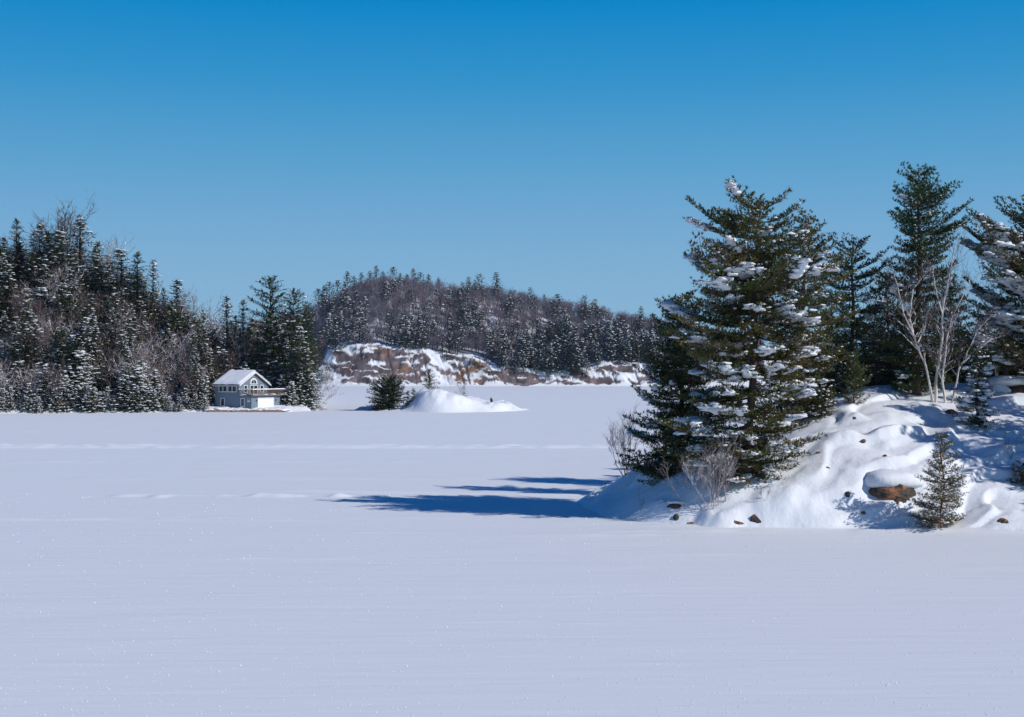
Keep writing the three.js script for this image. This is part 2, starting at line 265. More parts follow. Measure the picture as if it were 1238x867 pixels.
{
  const acc = new Acc(), S = [], ds = [];
  for (let px = -300; px < 350; px += 10) S.push(px); for (let px = 350; px < 860; px += 0.9) S.push(px); for (let px = 860; px < 1600; px += 10) S.push(px);
  for (let d = 738; d < 785; d += 0.5) ds.push(d); for (let d = 785; d < 960; d += 5) ds.push(d); for (let d = 960; d < 1300; d += 40) ds.push(d);
  const H = (x, d) => {                                  // stepped ledges in the rock bluffs
    let h = farHeight(x, d); const px = CX + x / d * F, b = curve(BLUFF, px);
    if (d < 792 && b > 5.5) {
      const warp = 5.5 * fbm(x * 0.022, d * 0.03, 4, 21) + 2.4 * n2(x * 0.13, d * 0.12, 22) + x * 0.1, st = 4.6, k = (h + warp) / st, fr = k - floor(k);
      const amt = smooth(0.5, 2.5, h) * smooth(b * 1.25, b * 0.85, h);
      h += amt * smooth(5, 11, b) * ((smooth(0.35, 0.8, fr) - fr) * st * 0.7 * smooth(-0.2, 0.5, n2(x * 0.1, h * 0.3, 8)) + 3.2 * fbm(x * 0.12 + d * 0.05, d * 0.16, 4, 33) + 0.9 * n2(x * 0.4, d * 0.5, 34) - 1.2 * smooth(0.75, 1, 1 - abs(n2(x * 0.16 + h * 0.05, 4, 35)) * 2));
    }
    return h;
  };
  for (let j = 0; j < ds.length; j++) for (let i = 0; i < S.length; i++) { const d = ds[j], x = xAt(S[i], d); acc.v([x, H(x, d), -d]); if (i && j) { cell(acc, j * S.length + i, S.length); } }
  const g = acc.geo(1 / 12), nr = g.attributes.normal, ps = g.attributes.position, col = new Float32Array(ps.count * 3);
  for (let k = 0; k < ps.count; k++) {                   // snow lies where the ledges are flat enough, bare granite where they are steep
    const x = ps.getX(k), y = ps.getY(k), d = -ps.getZ(k), px = CX + x / d * F, b = curve(BLUFF, px);
    const steep = 1 - abs(nr.getY(k)) + 0.6 * fbm(x * 0.11 + y * 0.1, y * 0.3, 4, 50) + 0.35 * fbm(x * 0.02, y * 0.05, 2, 55) + 0.05 * (hash(k, 5, 2) - 0.5);
    const rock = d < 800 && b > 5 ? smooth(0.44, 0.5, steep - 0.25 * smooth(9, 5, b) - 0.22 * smooth(440, 395, px)) : 0;
    const tone = 0.5 + 0.5 * fbm(x * 0.22, y * 0.4, 4, 51) * 2.4, rust = smooth(0.1, 0.5, fbm(x * 0.05, y * 0.1 + 3, 3, 52)), grain = 0.75 + 0.5 * hash(k, 3, 1);
    const r = [lerp(0.135, 0.27, rust) * (0.45 + tone) * grain, lerp(0.1, 0.145, rust) * (0.45 + tone) * grain, lerp(0.1, 0.08, rust) * (0.45 + tone) * grain];
    for (let n = 0; n < 3; n++) col[k * 3 + n] = lerp(bluffSnow[n], r[n], rock);
  }
  g.setAttribute('color', new THREE.BufferAttribute(col, 3));
  structure('far_hill', g, M.colored);
}
// ------------------------------------------------------------------ large structure: the small islet in the bay
function midHeight(x, d) {
  const px = CX + x / d * F, c = 254 + 4 * sin(px * 0.02), w = soft([[425, 0], [440, 5], [480, 10], [530, 12], [580, 9], [628, 5], [650, 0]], px);
  const top = soft([[425, -0.4], [436, 0.15], [450, 0.35], [484, 0.5], [514, 4.1], [545, 3.3], [592, 1.7], [600, 1.8], [648, -0.3]], px);
  const t = clamp(1 - ((d - c) / max(w, 0.1)) ** 2, -1, 1);
  return top * smooth(-0.05, 0.85, t) + 0.9 * fbm(x * 0.3, d * 0.3, 4, 14) * smooth(0.1, 0.6, t) - 0.5 * smooth(0.1, -0.3, t);
}
{
  const acc = new Acc(), S = [], ds = []; for (let px = 420; px < 656; px += 1) S.push(px); for (let d = 238; d < 272; d += 0.4) ds.push(d);
  ds.forEach((d, j) => S.forEach((px, i) => { const x = xAt(px, d), h = midHeight(x, d); acc.v([x, h, -d]); if (i && j && h > -0.45) { cell(acc, j * S.length + i, S.length); } }));
  structure('bay_islet_ground', acc.geo(1 / 6), M.snow);
}
console.log('terrain done');
// ------------------------------------------------------------------ trees: builders
const GREENS = [[0.1, 0.108, 0.03], [0.12, 0.116, 0.034], [0.072, 0.09, 0.03], [0.135, 0.122, 0.04]];
function needleCol(R, base) { const g = base ?? GREENS[floor(R() * GREENS.length)], k = 0.7 + R() * 0.65; return [g[0] * k * (0.9 + 0.25 * R()), g[1] * k, g[2] * k]; }

// A pine near the eye: trunk, limbs with plumes of branchlets, needle tufts, snow caught on the boughs.
function pine(t, o) {
  const R = rng(o.seed), H = o.height, trunkPts = [], trunkR = [], N = 18;
  const tx = (y) => { const s = y / H; return [o.lean[0] * s + (o.bend?.[0] ?? 0) * sin(s * PI) + 0.08 * sin(s * 9 + o.seed), y, o.lean[1] * s + (o.bend?.[1] ?? 0) * sin(s * PI)]; };
  for (let k = 0; k <= N; k++) { const y = -0.4 + (H + 0.4) * k / N; trunkPts.push(tx(y)); trunkR.push(o.girth * pow(1 - k / N, 0.85) + 0.015); }
  const trunk = new Acc(), limbs = new Acc(), crown = new Acc(), snow = new Acc(); tube(trunk, trunkPts, trunkR, 8);
  const big = [], tl = o.tuft ?? 0.19, tw = o.tuftWidth ?? 0.05, nbl = o.blades ?? 8, puff = o.puff ?? 0.12;
  const tuft = (p, d, n, col) => {
    for (let k = 0; k < n; k++) {
      const r = norm([d[0] + (R() - 0.5) * 2.0, d[1] + (R() - 0.32) * 1.7, d[2] + (R() - 0.5) * 2.0]), g = 0.75 + 0.5 * R();
      blade(crown, p, r, tl * (0.7 + 0.6 * R()), tw, [0.6 * (R() - 0.5), 1, 0.6 * (R() - 0.5)], [col[0] * g, col[1] * g, col[2] * g]);
    }
  };
  const rough = o.rough ?? 0.42, sector = (az, s) => 1 + rough * n2(az * 1.3 + o.seed, s * (o.lumps ?? 7), o.seed);   // uneven outline: some sides and storeys reach further
  let y = o.clear * H, az = R() * 6;
  while (y < H - 0.15) {
    const s = (y - o.clear * H) / (H * (1 - o.clear)), nb = s > 0.93 ? 4 : o.whorl ?? 5;
    for (let b = 0; b < nb; b++) {
      az += 2.399 + (R() - 0.5) * 1.1;
      const aw = ((az % (2 * PI)) + 2 * PI) % (2 * PI), dir = [cos(az), 0, sin(az)];
      let L = o.reach(s, az) * sector(aw, s) * (0.55 + 0.6 * R()); if (R() < (o.gaps ?? 0.08)) L *= 0.4; if (L < 0.15) continue;
      const el = lerp(o.elev[0], o.elev[1], pow(s, 1.3)) + (R() - 0.5) * 0.42, base = tx(y + (R() - 0.5) * 0.5), pts = [], rad = [], K = 6;
      const sag = (o.sag ?? 0.1) * (0.6 + 0.8 * R()), sway = (R() - 0.5) * 0.9, upt = (o.upturn ?? 0.1) * (0.5 + R());
      const P = (q) => { const out = L * q * cos(el), a2 = sway * q * q; return [base[0] + (dir[0] * cos(a2) - dir[2] * sin(a2)) * out, base[1] + L * q * sin(el) - sag * L * sin(q * PI * 0.8) + upt * L * q * q, base[2] + (dir[0] * sin(a2) + dir[2] * cos(a2)) * out]; };
      for (let k = 0; k <= K; k++) { pts.push(P(k / K)); rad.push((0.012 + 0.011 * L) * (1 - 0.85 * k / K)); }
      tube(limbs, pts, rad, 4);
      const load = L > 0.5 && R() < o.snow(s, az), s0 = 0.25 + 0.5 * R(), s1 = s0 + 0.14 + 0.3 * R(), cap = load && L > 1.2 && R() < (o.bigSnow ?? 0.5) ? new Acc() : snow, sz = o.snowSize ?? 1;
      const bcol = o.green ? o.green[floor(R() * o.green.length)] : GREENS[floor(R() * GREENS.length)], bk = 0.75 + 0.5 * R(), col = [bcol[0] * bk * (0.9 + 0.3 * R()), bcol[1] * bk, bcol[2] * bk];
      const steps = max(3, floor(L / (o.step ?? 0.2)));
      for (let k = 0; k <= steps; k++) {
        const q = lerp(o.bare ?? 0.14, 1, k / steps), p = P(q), ahead = norm(add(P(min(1, q + 0.05)), P(max(0, q - 0.05)), -1)), side = norm(cross(ahead, [0, 1, 0]));
        if (k === steps) { tuft(p, ahead, nbl, col); continue; }
        for (const sg of [-1, 1]) {
          const bl = (0.2 + 0.34 * L * (1.05 - q)) * (0.5 + 0.8 * R()), dd = norm([ahead[0] * 0.75 + side[0] * sg * 0.9, ahead[1] + 0.12 + 0.55 * (R() - 0.4), ahead[2] * 0.75 + side[2] * sg * 0.9]);
          const m = max(1, floor(bl / (o.spacing ?? 0.15)));
          if (bl > 0.35) { const e = add(p, dd, bl), w = 0.008, up = [0, w, 0]; limbs.tri(add(p, up), add(p, up, -1), e); limbs.tri(add(p, side, w), add(p, side, -w), e); }
          for (let j = 1; j <= m; j++) {
            const r = add(p, dd, bl * j / m); r[1] += puff * (R() - 0.5) * min(1, L);
            tuft(r, dd, nbl - (R() < 0.5 ? 1 : 0), col);
            if (load && q > s0 && q < s1 && R() < 0.34) { const w = (0.065 + 0.12 * R() * R() + 0.016 * L) * sz; blob(cap, [r[0], r[1] + 0.03, r[2]], w * (1 + 0.7 * R()), w * (0.42 + 0.3 * R()), w * (1 + 0.7 * R()), R() * 6, w > 0.12 ? 1 : 0, R() * 90, 0.75, 1.5); }
            else if (R() < (o.dust ?? 0.1) * 1.6) { const w = 0.035 + 0.085 * R() * R(); blob(snow, [r[0], r[1] + 0.06, r[2]], w * 1.2, w * 0.6, w, R() * 6, 0, R() * 90, 0.4); }
          }
        }
        if (load && q > s0 && q < s1) { const w = (0.07 + 0.09 * R() + 0.018 * L) * sz; blob(cap, [p[0], p[1] + 0.05, p[2]], w * 1.4, w * 0.8, w, -az, 1, R() * 90, 0.5, 1.5); }
      }
      if (cap !== snow && cap.i.length) big.push(cap);
    }
    y += (o.whorlStep ?? 0.42) * (0.8 + 0.4 * R());
  }
  part('trunk', trunk, o.barkMat ?? M.pineBark, t);
  const c = part('crown', crown, M.needle, t); const br = part('branches', limbs, o.barkMat ?? M.pineBark, c); if (H < 1.6) br.userData.kind = 'stuff';
  const sn = part('branch_snow', snow, M.treeSnow, c); if (sn) sn.userData.kind = 'stuff';
  for (const A of big) part('snow_clump', A, M.treeSnow, t);
  return t;
}
// A conifer of the far side of the bay, about 1 unit high per metre: spruce (narrow, sagging) or pine (layered, open).
function shoreConifer(t, o) {
  const R = rng(o.seed), H = o.height, trunk = new Acc(), crown = new Acc(), snow = new Acc();
  tube(trunk, [[0, -1.2, 0], [0.05, H * 0.5, 0], [0, H, 0]], [H * 0.014, H * 0.009, 0.02], 6);
  let y = o.clear * H; const len = o.len, wid = o.wid;
  while (y < H - 0.1) {
    const s = (y - o.clear * H) / (H * (1 - o.clear)), nb = o.whorl; let az = R() * 6;
    for (let b = 0; b < nb; b++) {
      az += 2 * PI / nb + (R() - 0.5) * 0.8;
      let L = o.reach(s) * (0.6 + 0.55 * R()); if (R() < 0.1) L *= 0.45; L = max(L, 0.25);
      const el = lerp(o.elev[0], o.elev[1], s) + (R() - 0.5) * 0.3, d = [cos(az) * cos(el), sin(el), sin(az) * cos(el)], base = [0, y + (R() - 0.5) * 0.5, 0];
      const steps = max(2, floor(L / o.step));
      for (let k = 0; k <= steps; k++) {
        const q = lerp(0.15, 1, k / steps), p = add(base, d, L * q); p[1] -= (o.sag ?? 0.12) * L * q * q * (1 - 0.6 * q);
        for (let j = 0; j < o.blades; j++) {
          const r = norm([d[0] + (R() - 0.5) * 1.7, d[1] * 0.5 + (R() - 0.5) * (o.fluff ?? 0.9), d[2] + (R() - 0.5) * 1.7]);
          blade(crown, p, r, len * (0.7 + 0.6 * R()) * (1 - 0.55 * s * s), wid * (1 - 0.4 * s), [0, 1, 0.001], needleCol(R, o.green && o.green[floor(R() * o.green.length)]));
        }
        if (q > 0.25 && R() < o.snow) { const w = o.snowSize * (0.5 + 0.8 * R()); blob(snow, [p[0], p[1] + w * 0.35, p[2]], w * 1.25, w * 0.45, w, -az, o.fine ? 1 : 0, R() * 90, 0.5); }
      }
    }
    y += o.whorlStep * (0.8 + 0.4 * R());
  }
  for (let j = 0; j < 8; j++) blade(crown, [0, H - 0.5, 0], norm([(R() - 0.5) * 0.8, 1, (R() - 0.5) * 0.8]), 0.7 + 0.4 * R(), wid, [1, 0, 0], needleCol(R));
  part('trunk', trunk, M.bark, t); const c = part('crown', crown, M.needle, t), sn = part('branch_snow', snow, M.treeSnow, c); if (sn) sn.userData.kind = 'stuff';
  return t;
}
// A leafless tree or shrub grown limb by limb.
function bare(t, o) {
  const R = rng(o.seed), wood = new Acc(), twigs = new Acc(), snow = new Acc();
  const bark = o.barkCol ?? ((k) => { const g = 0.75 + 0.5 * R(); return [0.15 * g, 0.105 * g, 0.085 * g]; });
  const twc = () => { const g = 0.7 + 0.6 * R(), c = o.twigCol ?? [0.17, 0.115, 0.1]; return [c[0] * g, c[1] * g, c[2] * g]; };
  function twig(p, d, len, w) {
    const q = add(p, d, len), s = norm(cross(d, [R() - 0.5, R() - 0.5, R() - 0.5])), c = twc();
    twigs.quad(add(p, s, w), add(p, s, -w), add(q, s, -w * 0.4), add(q, s, w * 0.4), c);
    return q;
  }
  function grow(p, d, len, rad, depth) {
    const K = depth >= o.depth - 1 ? 2 : 4, pts = [p], rs = [rad], dirs = [d]; let dd = d;
    for (let k = 1; k <= K; k++) {
      dd = norm([dd[0] + (R() - 0.5) * o.wander, dd[1] + (R() - 0.5) * o.wander + o.rise * 0.5, dd[2] + (R() - 0.5) * o.wander]);
      pts.push(add(pts[k - 1], dd, len / K)); rs.push(lerp(rad, rad * 0.55, k / K)); dirs.push(dd);
    }
    if (rad > o.fine) tube(wood, pts, rs, depth < 2 ? 6 : 4, bark);
    else for (let k = 0; k < K; k++) { const c = twc(), s = norm(cross(dirs[k], [R() - 0.5, R() - 0.5, R() - 0.5])), w = max(rs[k], o.minTwig); twigs.quad(add(pts[k], s, w), add(pts[k], s, -w), add(pts[k + 1], s, -w * 0.7), add(pts[k + 1], s, w * 0.7), c); }
    if (o.snow && depth > 0) for (let k = 0; k < K; k++) if (R() < o.snow && abs(dirs[k][1]) < 0.93) { const a = add(pts[k], [0, rs[k] + 0.01, 0]), b = add(pts[k + 1], [0, rs[k + 1] + 0.01, 0]), w = max(rs[k], o.minTwig) * 1.3 + 0.01, s = norm(cross(dirs[k], [0, 1, 0])), top = [0, w * 1.1, 0]; const m = add([(a[0] + b[0]) / 2, (a[1] + b[1]) / 2, (a[2] + b[2]) / 2], top); snow.tri(add(a, s, w), m, add(a, s, -w)); snow.tri(add(a, s, w), add(b, s, w), m); snow.tri(add(b, s, w), add(b, s, -w), m); snow.tri(add(b, s, -w), add(a, s, -w), m); }
    if (depth >= o.depth) { for (let k = 0; k < o.twigs; k++) { const q = pts[1 + floor(R() * K)], v = norm([dd[0] + (R() - 0.5) * 1.6, dd[1] + (R() - 0.4) * 1.2, dd[2] + (R() - 0.5) * 1.6]), e = twig(q, v, len * (0.5 + 0.7 * R()), o.minTwig); if (R() < 0.6) twig(e, norm([v[0] + (R() - 0.5), v[1] + (R() - 0.4), v[2] + (R() - 0.5)]), len * 0.5, o.minTwig * 0.8); } return; }
    const nc = o.kids[min(depth, o.kids.length - 1)];
    for (let c = 0; c < nc; c++) {
      const q = c === 0 ? 1 : 0.3 + 0.7 * R(), k = min(K, max(1, Math.round(q * K))), spread = c === 0 ? 0.3 : o.spread;
      const v = norm([dirs[k][0] + (R() - 0.5) * 2 * spread, dirs[k][1] + (R() - 0.35) * spread + o.rise, dirs[k][2] + (R() - 0.5) * 2 * spread]);
      grow(pts[k], v, len * (c === 0 ? 0.8 : 0.5 + 0.3 * R()), rs[k] * (c === 0 ? 0.9 : 0.62), depth + 1);
    }
  }
  for (const st of o.stems) {
    if (st.path) {                                       // a stem that follows the photographed one, with limbs grown from it
      const pts = [], rs = [], n = st.path.length; for (let k = 0; k <= 24; k++) { const q = k / 24 * (n - 1), i = min(n - 2, floor(q)), f = q - i, a = st.path[i], b = st.path[i + 1]; pts.push([lerp(a[0], b[0], f) + 0.04 * n2(k * 0.5, st.rad * 90), lerp(a[1], b[1], f), lerp(a[2], b[2], f) + 0.04 * n2(k * 0.5, st.rad * 50)]); rs.push(lerp(st.rad, st.tip ?? 0.02, pow(k / 24, 0.8))); }
      tube(wood, pts, rs, 8, bark);
      for (let k = 5; k <= 24; k++) for (let c = 0; c < (st.limbs ?? 1); c++) if (R() < 0.75) { const d = norm(add(pts[min(24, k + 1)], pts[k - 1], -1)); grow(pts[k], norm([d[0] + (R() - 0.5) * 1.8, d[1] * 0.7 + R() * 0.5, d[2] + (R() - 0.5) * 1.8]), (st.limb ?? 1) * (0.6 + 0.6 * R()) * (1.1 - 0.5 * k / 24), min(rs[k] * 0.5, 0.03), o.depth - 2); }
    } else grow(st.p, norm(st.d), st.len, st.rad, 0);
  }
  part('trunk', wood, M.colored, t); part('twigs', twigs, M.colored, t); const sn = part('branch_snow', snow, M.treeSnow, t); if (sn) sn.userData.kind = 'stuff';
  return t;
}
function rockAcc(o) {                                    // an angular boulder: a ball cut by planes, roughened, its base well under the snow
  const R = rng(o.seed), T = icoRock, acc = new Acc(), cuts = [];
  for (let k = 0; k < 11; k++) cuts.push([norm([R() - 0.5, (R() - 0.4) * 0.8, R() - 0.5]), 0.55 + 0.35 * R()]);
  for (const c of o.cuts ?? []) cuts.push([norm(c.slice(0, 3)), c[3]]);
  for (let k = 0; k < T.p.length; k += 3) {
    let q = [T.p[k], T.p[k + 1], T.p[k + 2]], r = 1;
    for (const [n, w] of cuts) { const s = q[0] * n[0] + q[1] * n[1] + q[2] * n[2]; if (s > 0.01) r = min(r, w / s); }
    r *= 1 + 0.16 * n3(q[0] * 3 + o.seed, q[1] * 3, q[2] * 3) + 0.09 * n3(q[0] * 8, q[1] * 8 + o.seed, q[2] * 8) + 0.02 * n3(q[0] * 20, q[1] * 20, q[2] * 20);
    const f = 0.55 + 0.6 * R(), rust = smooth(-0.1, 0.45, n3(q[0] * 1.7 + o.seed * 3, q[1] * 2, q[2] * 1.7) + (o.rust ?? 0) + (o.face ? 0.8 - 1.5 * abs(q[0] - o.face) + 0.5 * n3(q[0] * 6, q[1] * 6, 3) : 0)), lich = smooth(0.35, 0.6, n3(q[0] * 5, q[1] * 5 + 9, q[2] * 5));
    const c = [lerp(0.075, 0.36, rust), lerp(0.06, 0.155, rust), lerp(0.05, 0.075, rust)].map((v, i) => lerp(v, [0.06, 0.055, 0.045][i], lich) * f);
    acc.v([q[0] * r * o.size[0], q[1] * r * o.size[1], q[2] * r * o.size[2]], c);
  }
  acc.i.push(...T.i); return acc;
}
console.log('builders done');
// ------------------------------------------------------------------ the near islet's trees
function place(t, px, d, hf = isletHeight, dy = 0) { const x = xAt(px, d); t.position.set(x, hf(x, d) + dy, -d); return t; }
const topOf = (px, py, d, hf = isletHeight) => heightAt(py, d) - hf(xAt(px, d), d);
const side = (az, dir, k) => 1 + k * cos(az - dir);      // longer boughs towards one side
{
  const d = 63.2;
  pine(place(thing('white_pine', 'tall full white pine with thick snow pads at the rocky islet shore', 'pine tree', 'pines on the near islet'), 900, d), {
    seed: 11, height: topOf(905, 240, d), lean: [0.7, 0], bend: [0.1, 0], girth: 0.24, clear: 0.015, elev: [-0.18, 0.36], sag: 0.1, upturn: 0.12, whorlStep: 0.4, dust: 0.07, gaps: 0.2,
    reach: (s, az) => curve([[0, 1.7], [0.1, 3.3], [0.25, 3.8], [0.45, 4.0], [0.6, 4.1], [0.72, 4.1], [0.84, 3.2], [0.93, 2.4], [1, 0.9]], s) * side(az, PI, s > 0.5 ? 0.1 : 0.05),
    snow: (s) => s > 0.84 ? 0.12 : 0.62, bigSnow: 0.6, rough: 0.4, whorl: 6,
  });
}
{
  const d = 68;
  pine(place(thing('hemlock', 'dark lower conifer behind the tall pine at the islet tip', 'conifer', 'pines on the near islet'), 822, d), {
    seed: 23, height: topOf(826, 352, d), lean: [0.1, 0], girth: 0.17, clear: 0.0, elev: [-0.2, 0.5], sag: 0.16, upturn: 0.14, whorlStep: 0.34, dust: 0.06, green: [[0.057, 0.080, 0.030], [0.073, 0.100, 0.035]],
    reach: (s, az) => curve([[0, 2.5], [0.12, 2.8], [0.4, 2.4], [0.7, 1.7], [0.9, 1.0], [1, 0.3]], s), snow: () => 0.07, bigSnow: 0.3, whorl: 8,
  });
}
{
  const d = 71.5;
  pine(place(thing('white_pine', 'yellow green pine with a bare reddish lower trunk beside the tall snowy pine', 'pine tree', 'pines on the near islet'), 968, d), {
    seed: 31, height: topOf(975, 255, d), lean: [0.35, 0], girth: 0.18, clear: 0.08, elev: [-0.1, 0.55], whorl: 5, whorlStep: 0.42, dust: 0.1, barkMat: M.orangeBark,
    reach: (s) => curve([[0, 1.3], [0.2, 2.2], [0.5, 2.2], [0.75, 2.0], [0.9, 1.5], [1, 0.5]], s), snow: () => 0.22, bigSnow: 0.4,
  });
}
{
  const d = 78;
  pine(place(thing('white_pine', 'slim pine with an open layered top on the islet crest', 'pine tree', 'pines on the near islet'), 1028, d), {
    seed: 41, height: topOf(1036, 286, d), lean: [0.2, 0], girth: 0.17, clear: 0.1, elev: [-0.05, 0.5], whorl: 5, whorlStep: 0.5, dust: 0.12, gaps: 0.2,
    reach: (s) => curve([[0, 2.5], [0.3, 2.7], [0.5, 2.1], [0.7, 2.3], [0.85, 1.9], [1, 0.5]], s), snow: () => 0.12, bigSnow: 0.15, green: [[0.068, 0.100, 0.035], [0.090, 0.118, 0.038]],
  });
}
{
  const d = 75;
  pine(place(thing('white_pine', 'broad tall pine with dense top behind the white birch', 'pine tree', 'pines on the near islet'), 1108, d), {
    seed: 53, height: topOf(1112, 204, d), lean: [0.2, 0], girth: 0.27, clear: 0.04, elev: [-0.05, 0.6], whorl: 6, whorlStep: 0.44, dust: 0.07, green: [[0.064, 0.094, 0.035], [0.079, 0.113, 0.038]],
    reach: (s, az) => curve([[0, 2.2], [0.15, 2.6], [0.35, 2.7], [0.5, 2.4], [0.62, 2.2], [0.74, 2.7], [0.86, 2.2], [0.94, 1.4], [1, 0.5]], s) * side(az, 0, s > 0.55 ? 0.18 : -0.08), snow: (s) => 0.06, bigSnow: 0.06,
  });
}
{
  const d = 76;
  pine(place(thing('white_pine', 'snow laden pine with rising boughs at the islet right shoulder', 'pine tree', 'pines on the near islet'), 1252, d), {
    seed: 67, height: topOf(1268, 246, d), lean: [0.5, 0], girth: 0.26, clear: 0.12, elev: [0.28, 0.6], sag: 0.08, upturn: 0.05, whorl: 6, whorlStep: 0.42, dust: 0.14,
    reach: (s, az) => curve([[0, 2.8], [0.25, 3.8], [0.5, 4.2], [0.7, 3.6], [0.85, 2.4], [1, 0.6]], s) * side(az, PI, 0.28), snow: () => 0.75, bigSnow: 0.75, snowSize: 1.1, rough: 0.3,
  });
}
// darker trees closing the view along the crest
{
  const kinds = [3, 7, 11].map((seed) => pine(thing('background_conifer', 'dense dark conifer filling the crest behind the islet pines', 'conifer', 'dark conifers along the islet crest'), {
    seed: seed * 7, height: 10, lean: [0.2 * sin(seed), 0], girth: 0.16, clear: 0.0, elev: [-0.15, 0.5], sag: 0.14, whorl: 6, whorlStep: 0.42, step: 0.26, spacing: 0.22, tuft: 0.27, tuftWidth: 0.075, blades: 7, dust: 0.03,
    reach: (s) => curve([[0, 2.3], [0.3, 2.2], [0.7, 1.4], [1, 0.3]], s), snow: () => 0.1, bigSnow: 0.2, green: [[0.057, 0.084, 0.033], [0.073, 0.100, 0.035]],
  }));
  [[1072, 330, 88], [1150, 330, 90], [1000, 375, 89], [1190, 380, 88], [1222, 360, 90], [1092, 375, 80], [1062, 400, 84], [975, 400, 84], [945, 415, 80], [1130, 385, 84], [1210, 400, 84], [1020, 400, 86], [1170, 400, 83], [1238, 385, 83], [1045, 385, 90]].forEach(([px, py, d], k) => { const t = k < 3 ? kinds[k] : copy(kinds[k % 3]), h = topOf(px, py, d) / 10, x = xAt(px, d); t.position.set(x, isletHeight(x, d), -d); t.scale.set(max(0.7, h) * 1.05, h, max(0.7, h) * 1.05); t.rotation.y = k * 2.1; });
  // pines on the part of the islet that lies past the edge of the view; their shade falls over the right slope
  [[34.2, 58.6, 1.5], [37, 60.5, 1.5], [35.5, 63.5, 1.35], [40, 57.5, 1.5], [38.5, 66.5, 1.4]].forEach(([x, d, h], k) => { const t = copy(kinds[k % 3], 'dark conifer on the islet slope past the leaning snowy pine', 'conifers on the islet past the view'); t.position.set(x, isletHeight(x, d), -d); t.scale.set(h * 1.1, h, h * 1.1); t.rotation.y = k * 1.7; });
}
// small conifers
{
  const d = isletHit(1182, 514) ?? 69;
  pine(place(thing('young_spruce', 'small bushy spruce with round snow clumps beside the white birch', 'spruce'), 1182, d), {
    seed: 71, height: topOf(1182, 415, d), lean: [0, 0], girth: 0.07, clear: 0.0, elev: [-0.25, 0.5], sag: 0.2, upturn: 0.16, whorl: 6, whorlStep: 0.22, step: 0.14, spacing: 0.11, tuft: 0.11, tuftWidth: 0.03, dust: 0.05,
    reach: (s) => curve([[0, 1.15], [0.2, 1.25], [0.5, 0.9], [0.8, 0.5], [1, 0.1]], s), snow: () => 0.95, bigSnow: 0, snowSize: 0.95, green: [[0.053, 0.080, 0.038], [0.068, 0.094, 0.042]],
  });
}
{
  const d = isletHit(1034, 487) ?? 73;
  pine(place(thing('young_pine', 'little green pine standing alone on the islet crest', 'pine tree'), 1034, d), {
    seed: 73, height: topOf(1034, 432, d), lean: [-0.05, 0], girth: 0.04, clear: 0.0, elev: [0.2, 0.8], sag: 0.02, upturn: 0.2, whorl: 5, whorlStep: 0.2, step: 0.12, spacing: 0.1, tuft: 0.13, tuftWidth: 0.022, dust: 0.02,
    reach: (s) => curve([[0, 0.9], [0.4, 0.75], [0.8, 0.45], [1, 0.1]], s), snow: () => 0, green: [[0.131, 0.140, 0.058], [0.105, 0.140, 0.048]],
  });
}
{
  const d = isletHit(1139, 640) ?? 60;
  pine(place(thing('pine_sapling', 'thin open pine sapling with a red brown stem in front of the rock', 'sapling'), 1139, d), {
    seed: 79, height: topOf(1140, 523, d), lean: [0.02, 0], girth: 0.045, clear: 0.04, elev: [-0.1, 0.55], sag: 0.02, upturn: 0.16, whorl: 5, whorlStep: 0.24, step: 0.14, spacing: 0.09, tuft: 0.11, tuftWidth: 0.02, blades: 9, dust: 0.07, bare: 0.2, puff: 0.1, rough: 0.35, barkMat: M.orangeBark,
    reach: (s) => curve([[0, 1.2], [0.25, 1.25], [0.5, 0.95], [0.8, 0.5], [1, 0.12]], s), snow: () => 0.1, snowSize: 0.4, green: [[0.140, 0.140, 0.068], [0.140, 0.140, 0.077], [0.140, 0.140, 0.058]],
  });
}
[[985, 478, 505, 0.55], [1000, 470, 500, 0.5], [958, 480, 512, 0.6], [1235, 560, 585, 0.4]].forEach(([px, py, by, w], k) => { const d = isletHit(px, by) ?? 71; pine(place(thing('low_juniper', k < 3 ? 'low evergreen tuft under the pines on the islet crest' : 'low evergreen tuft in the shadow by the islet shore', 'shrub', k < 3 ? 'evergreen tufts on the islet crest' : undefined), px, d), { seed: 90 + k, height: max(0.5, topOf(px, py, d)), lean: [0, 0], girth: 0.03, clear: 0, elev: [0.1, 0.7], whorl: 6, whorlStep: 0.16, step: 0.12, spacing: 0.1, tuft: 0.12, tuftWidth: 0.03, dust: 0.1, reach: (s) => w * (1.4 - s), snow: () => 0.2, snowSize: 0.6 }); });
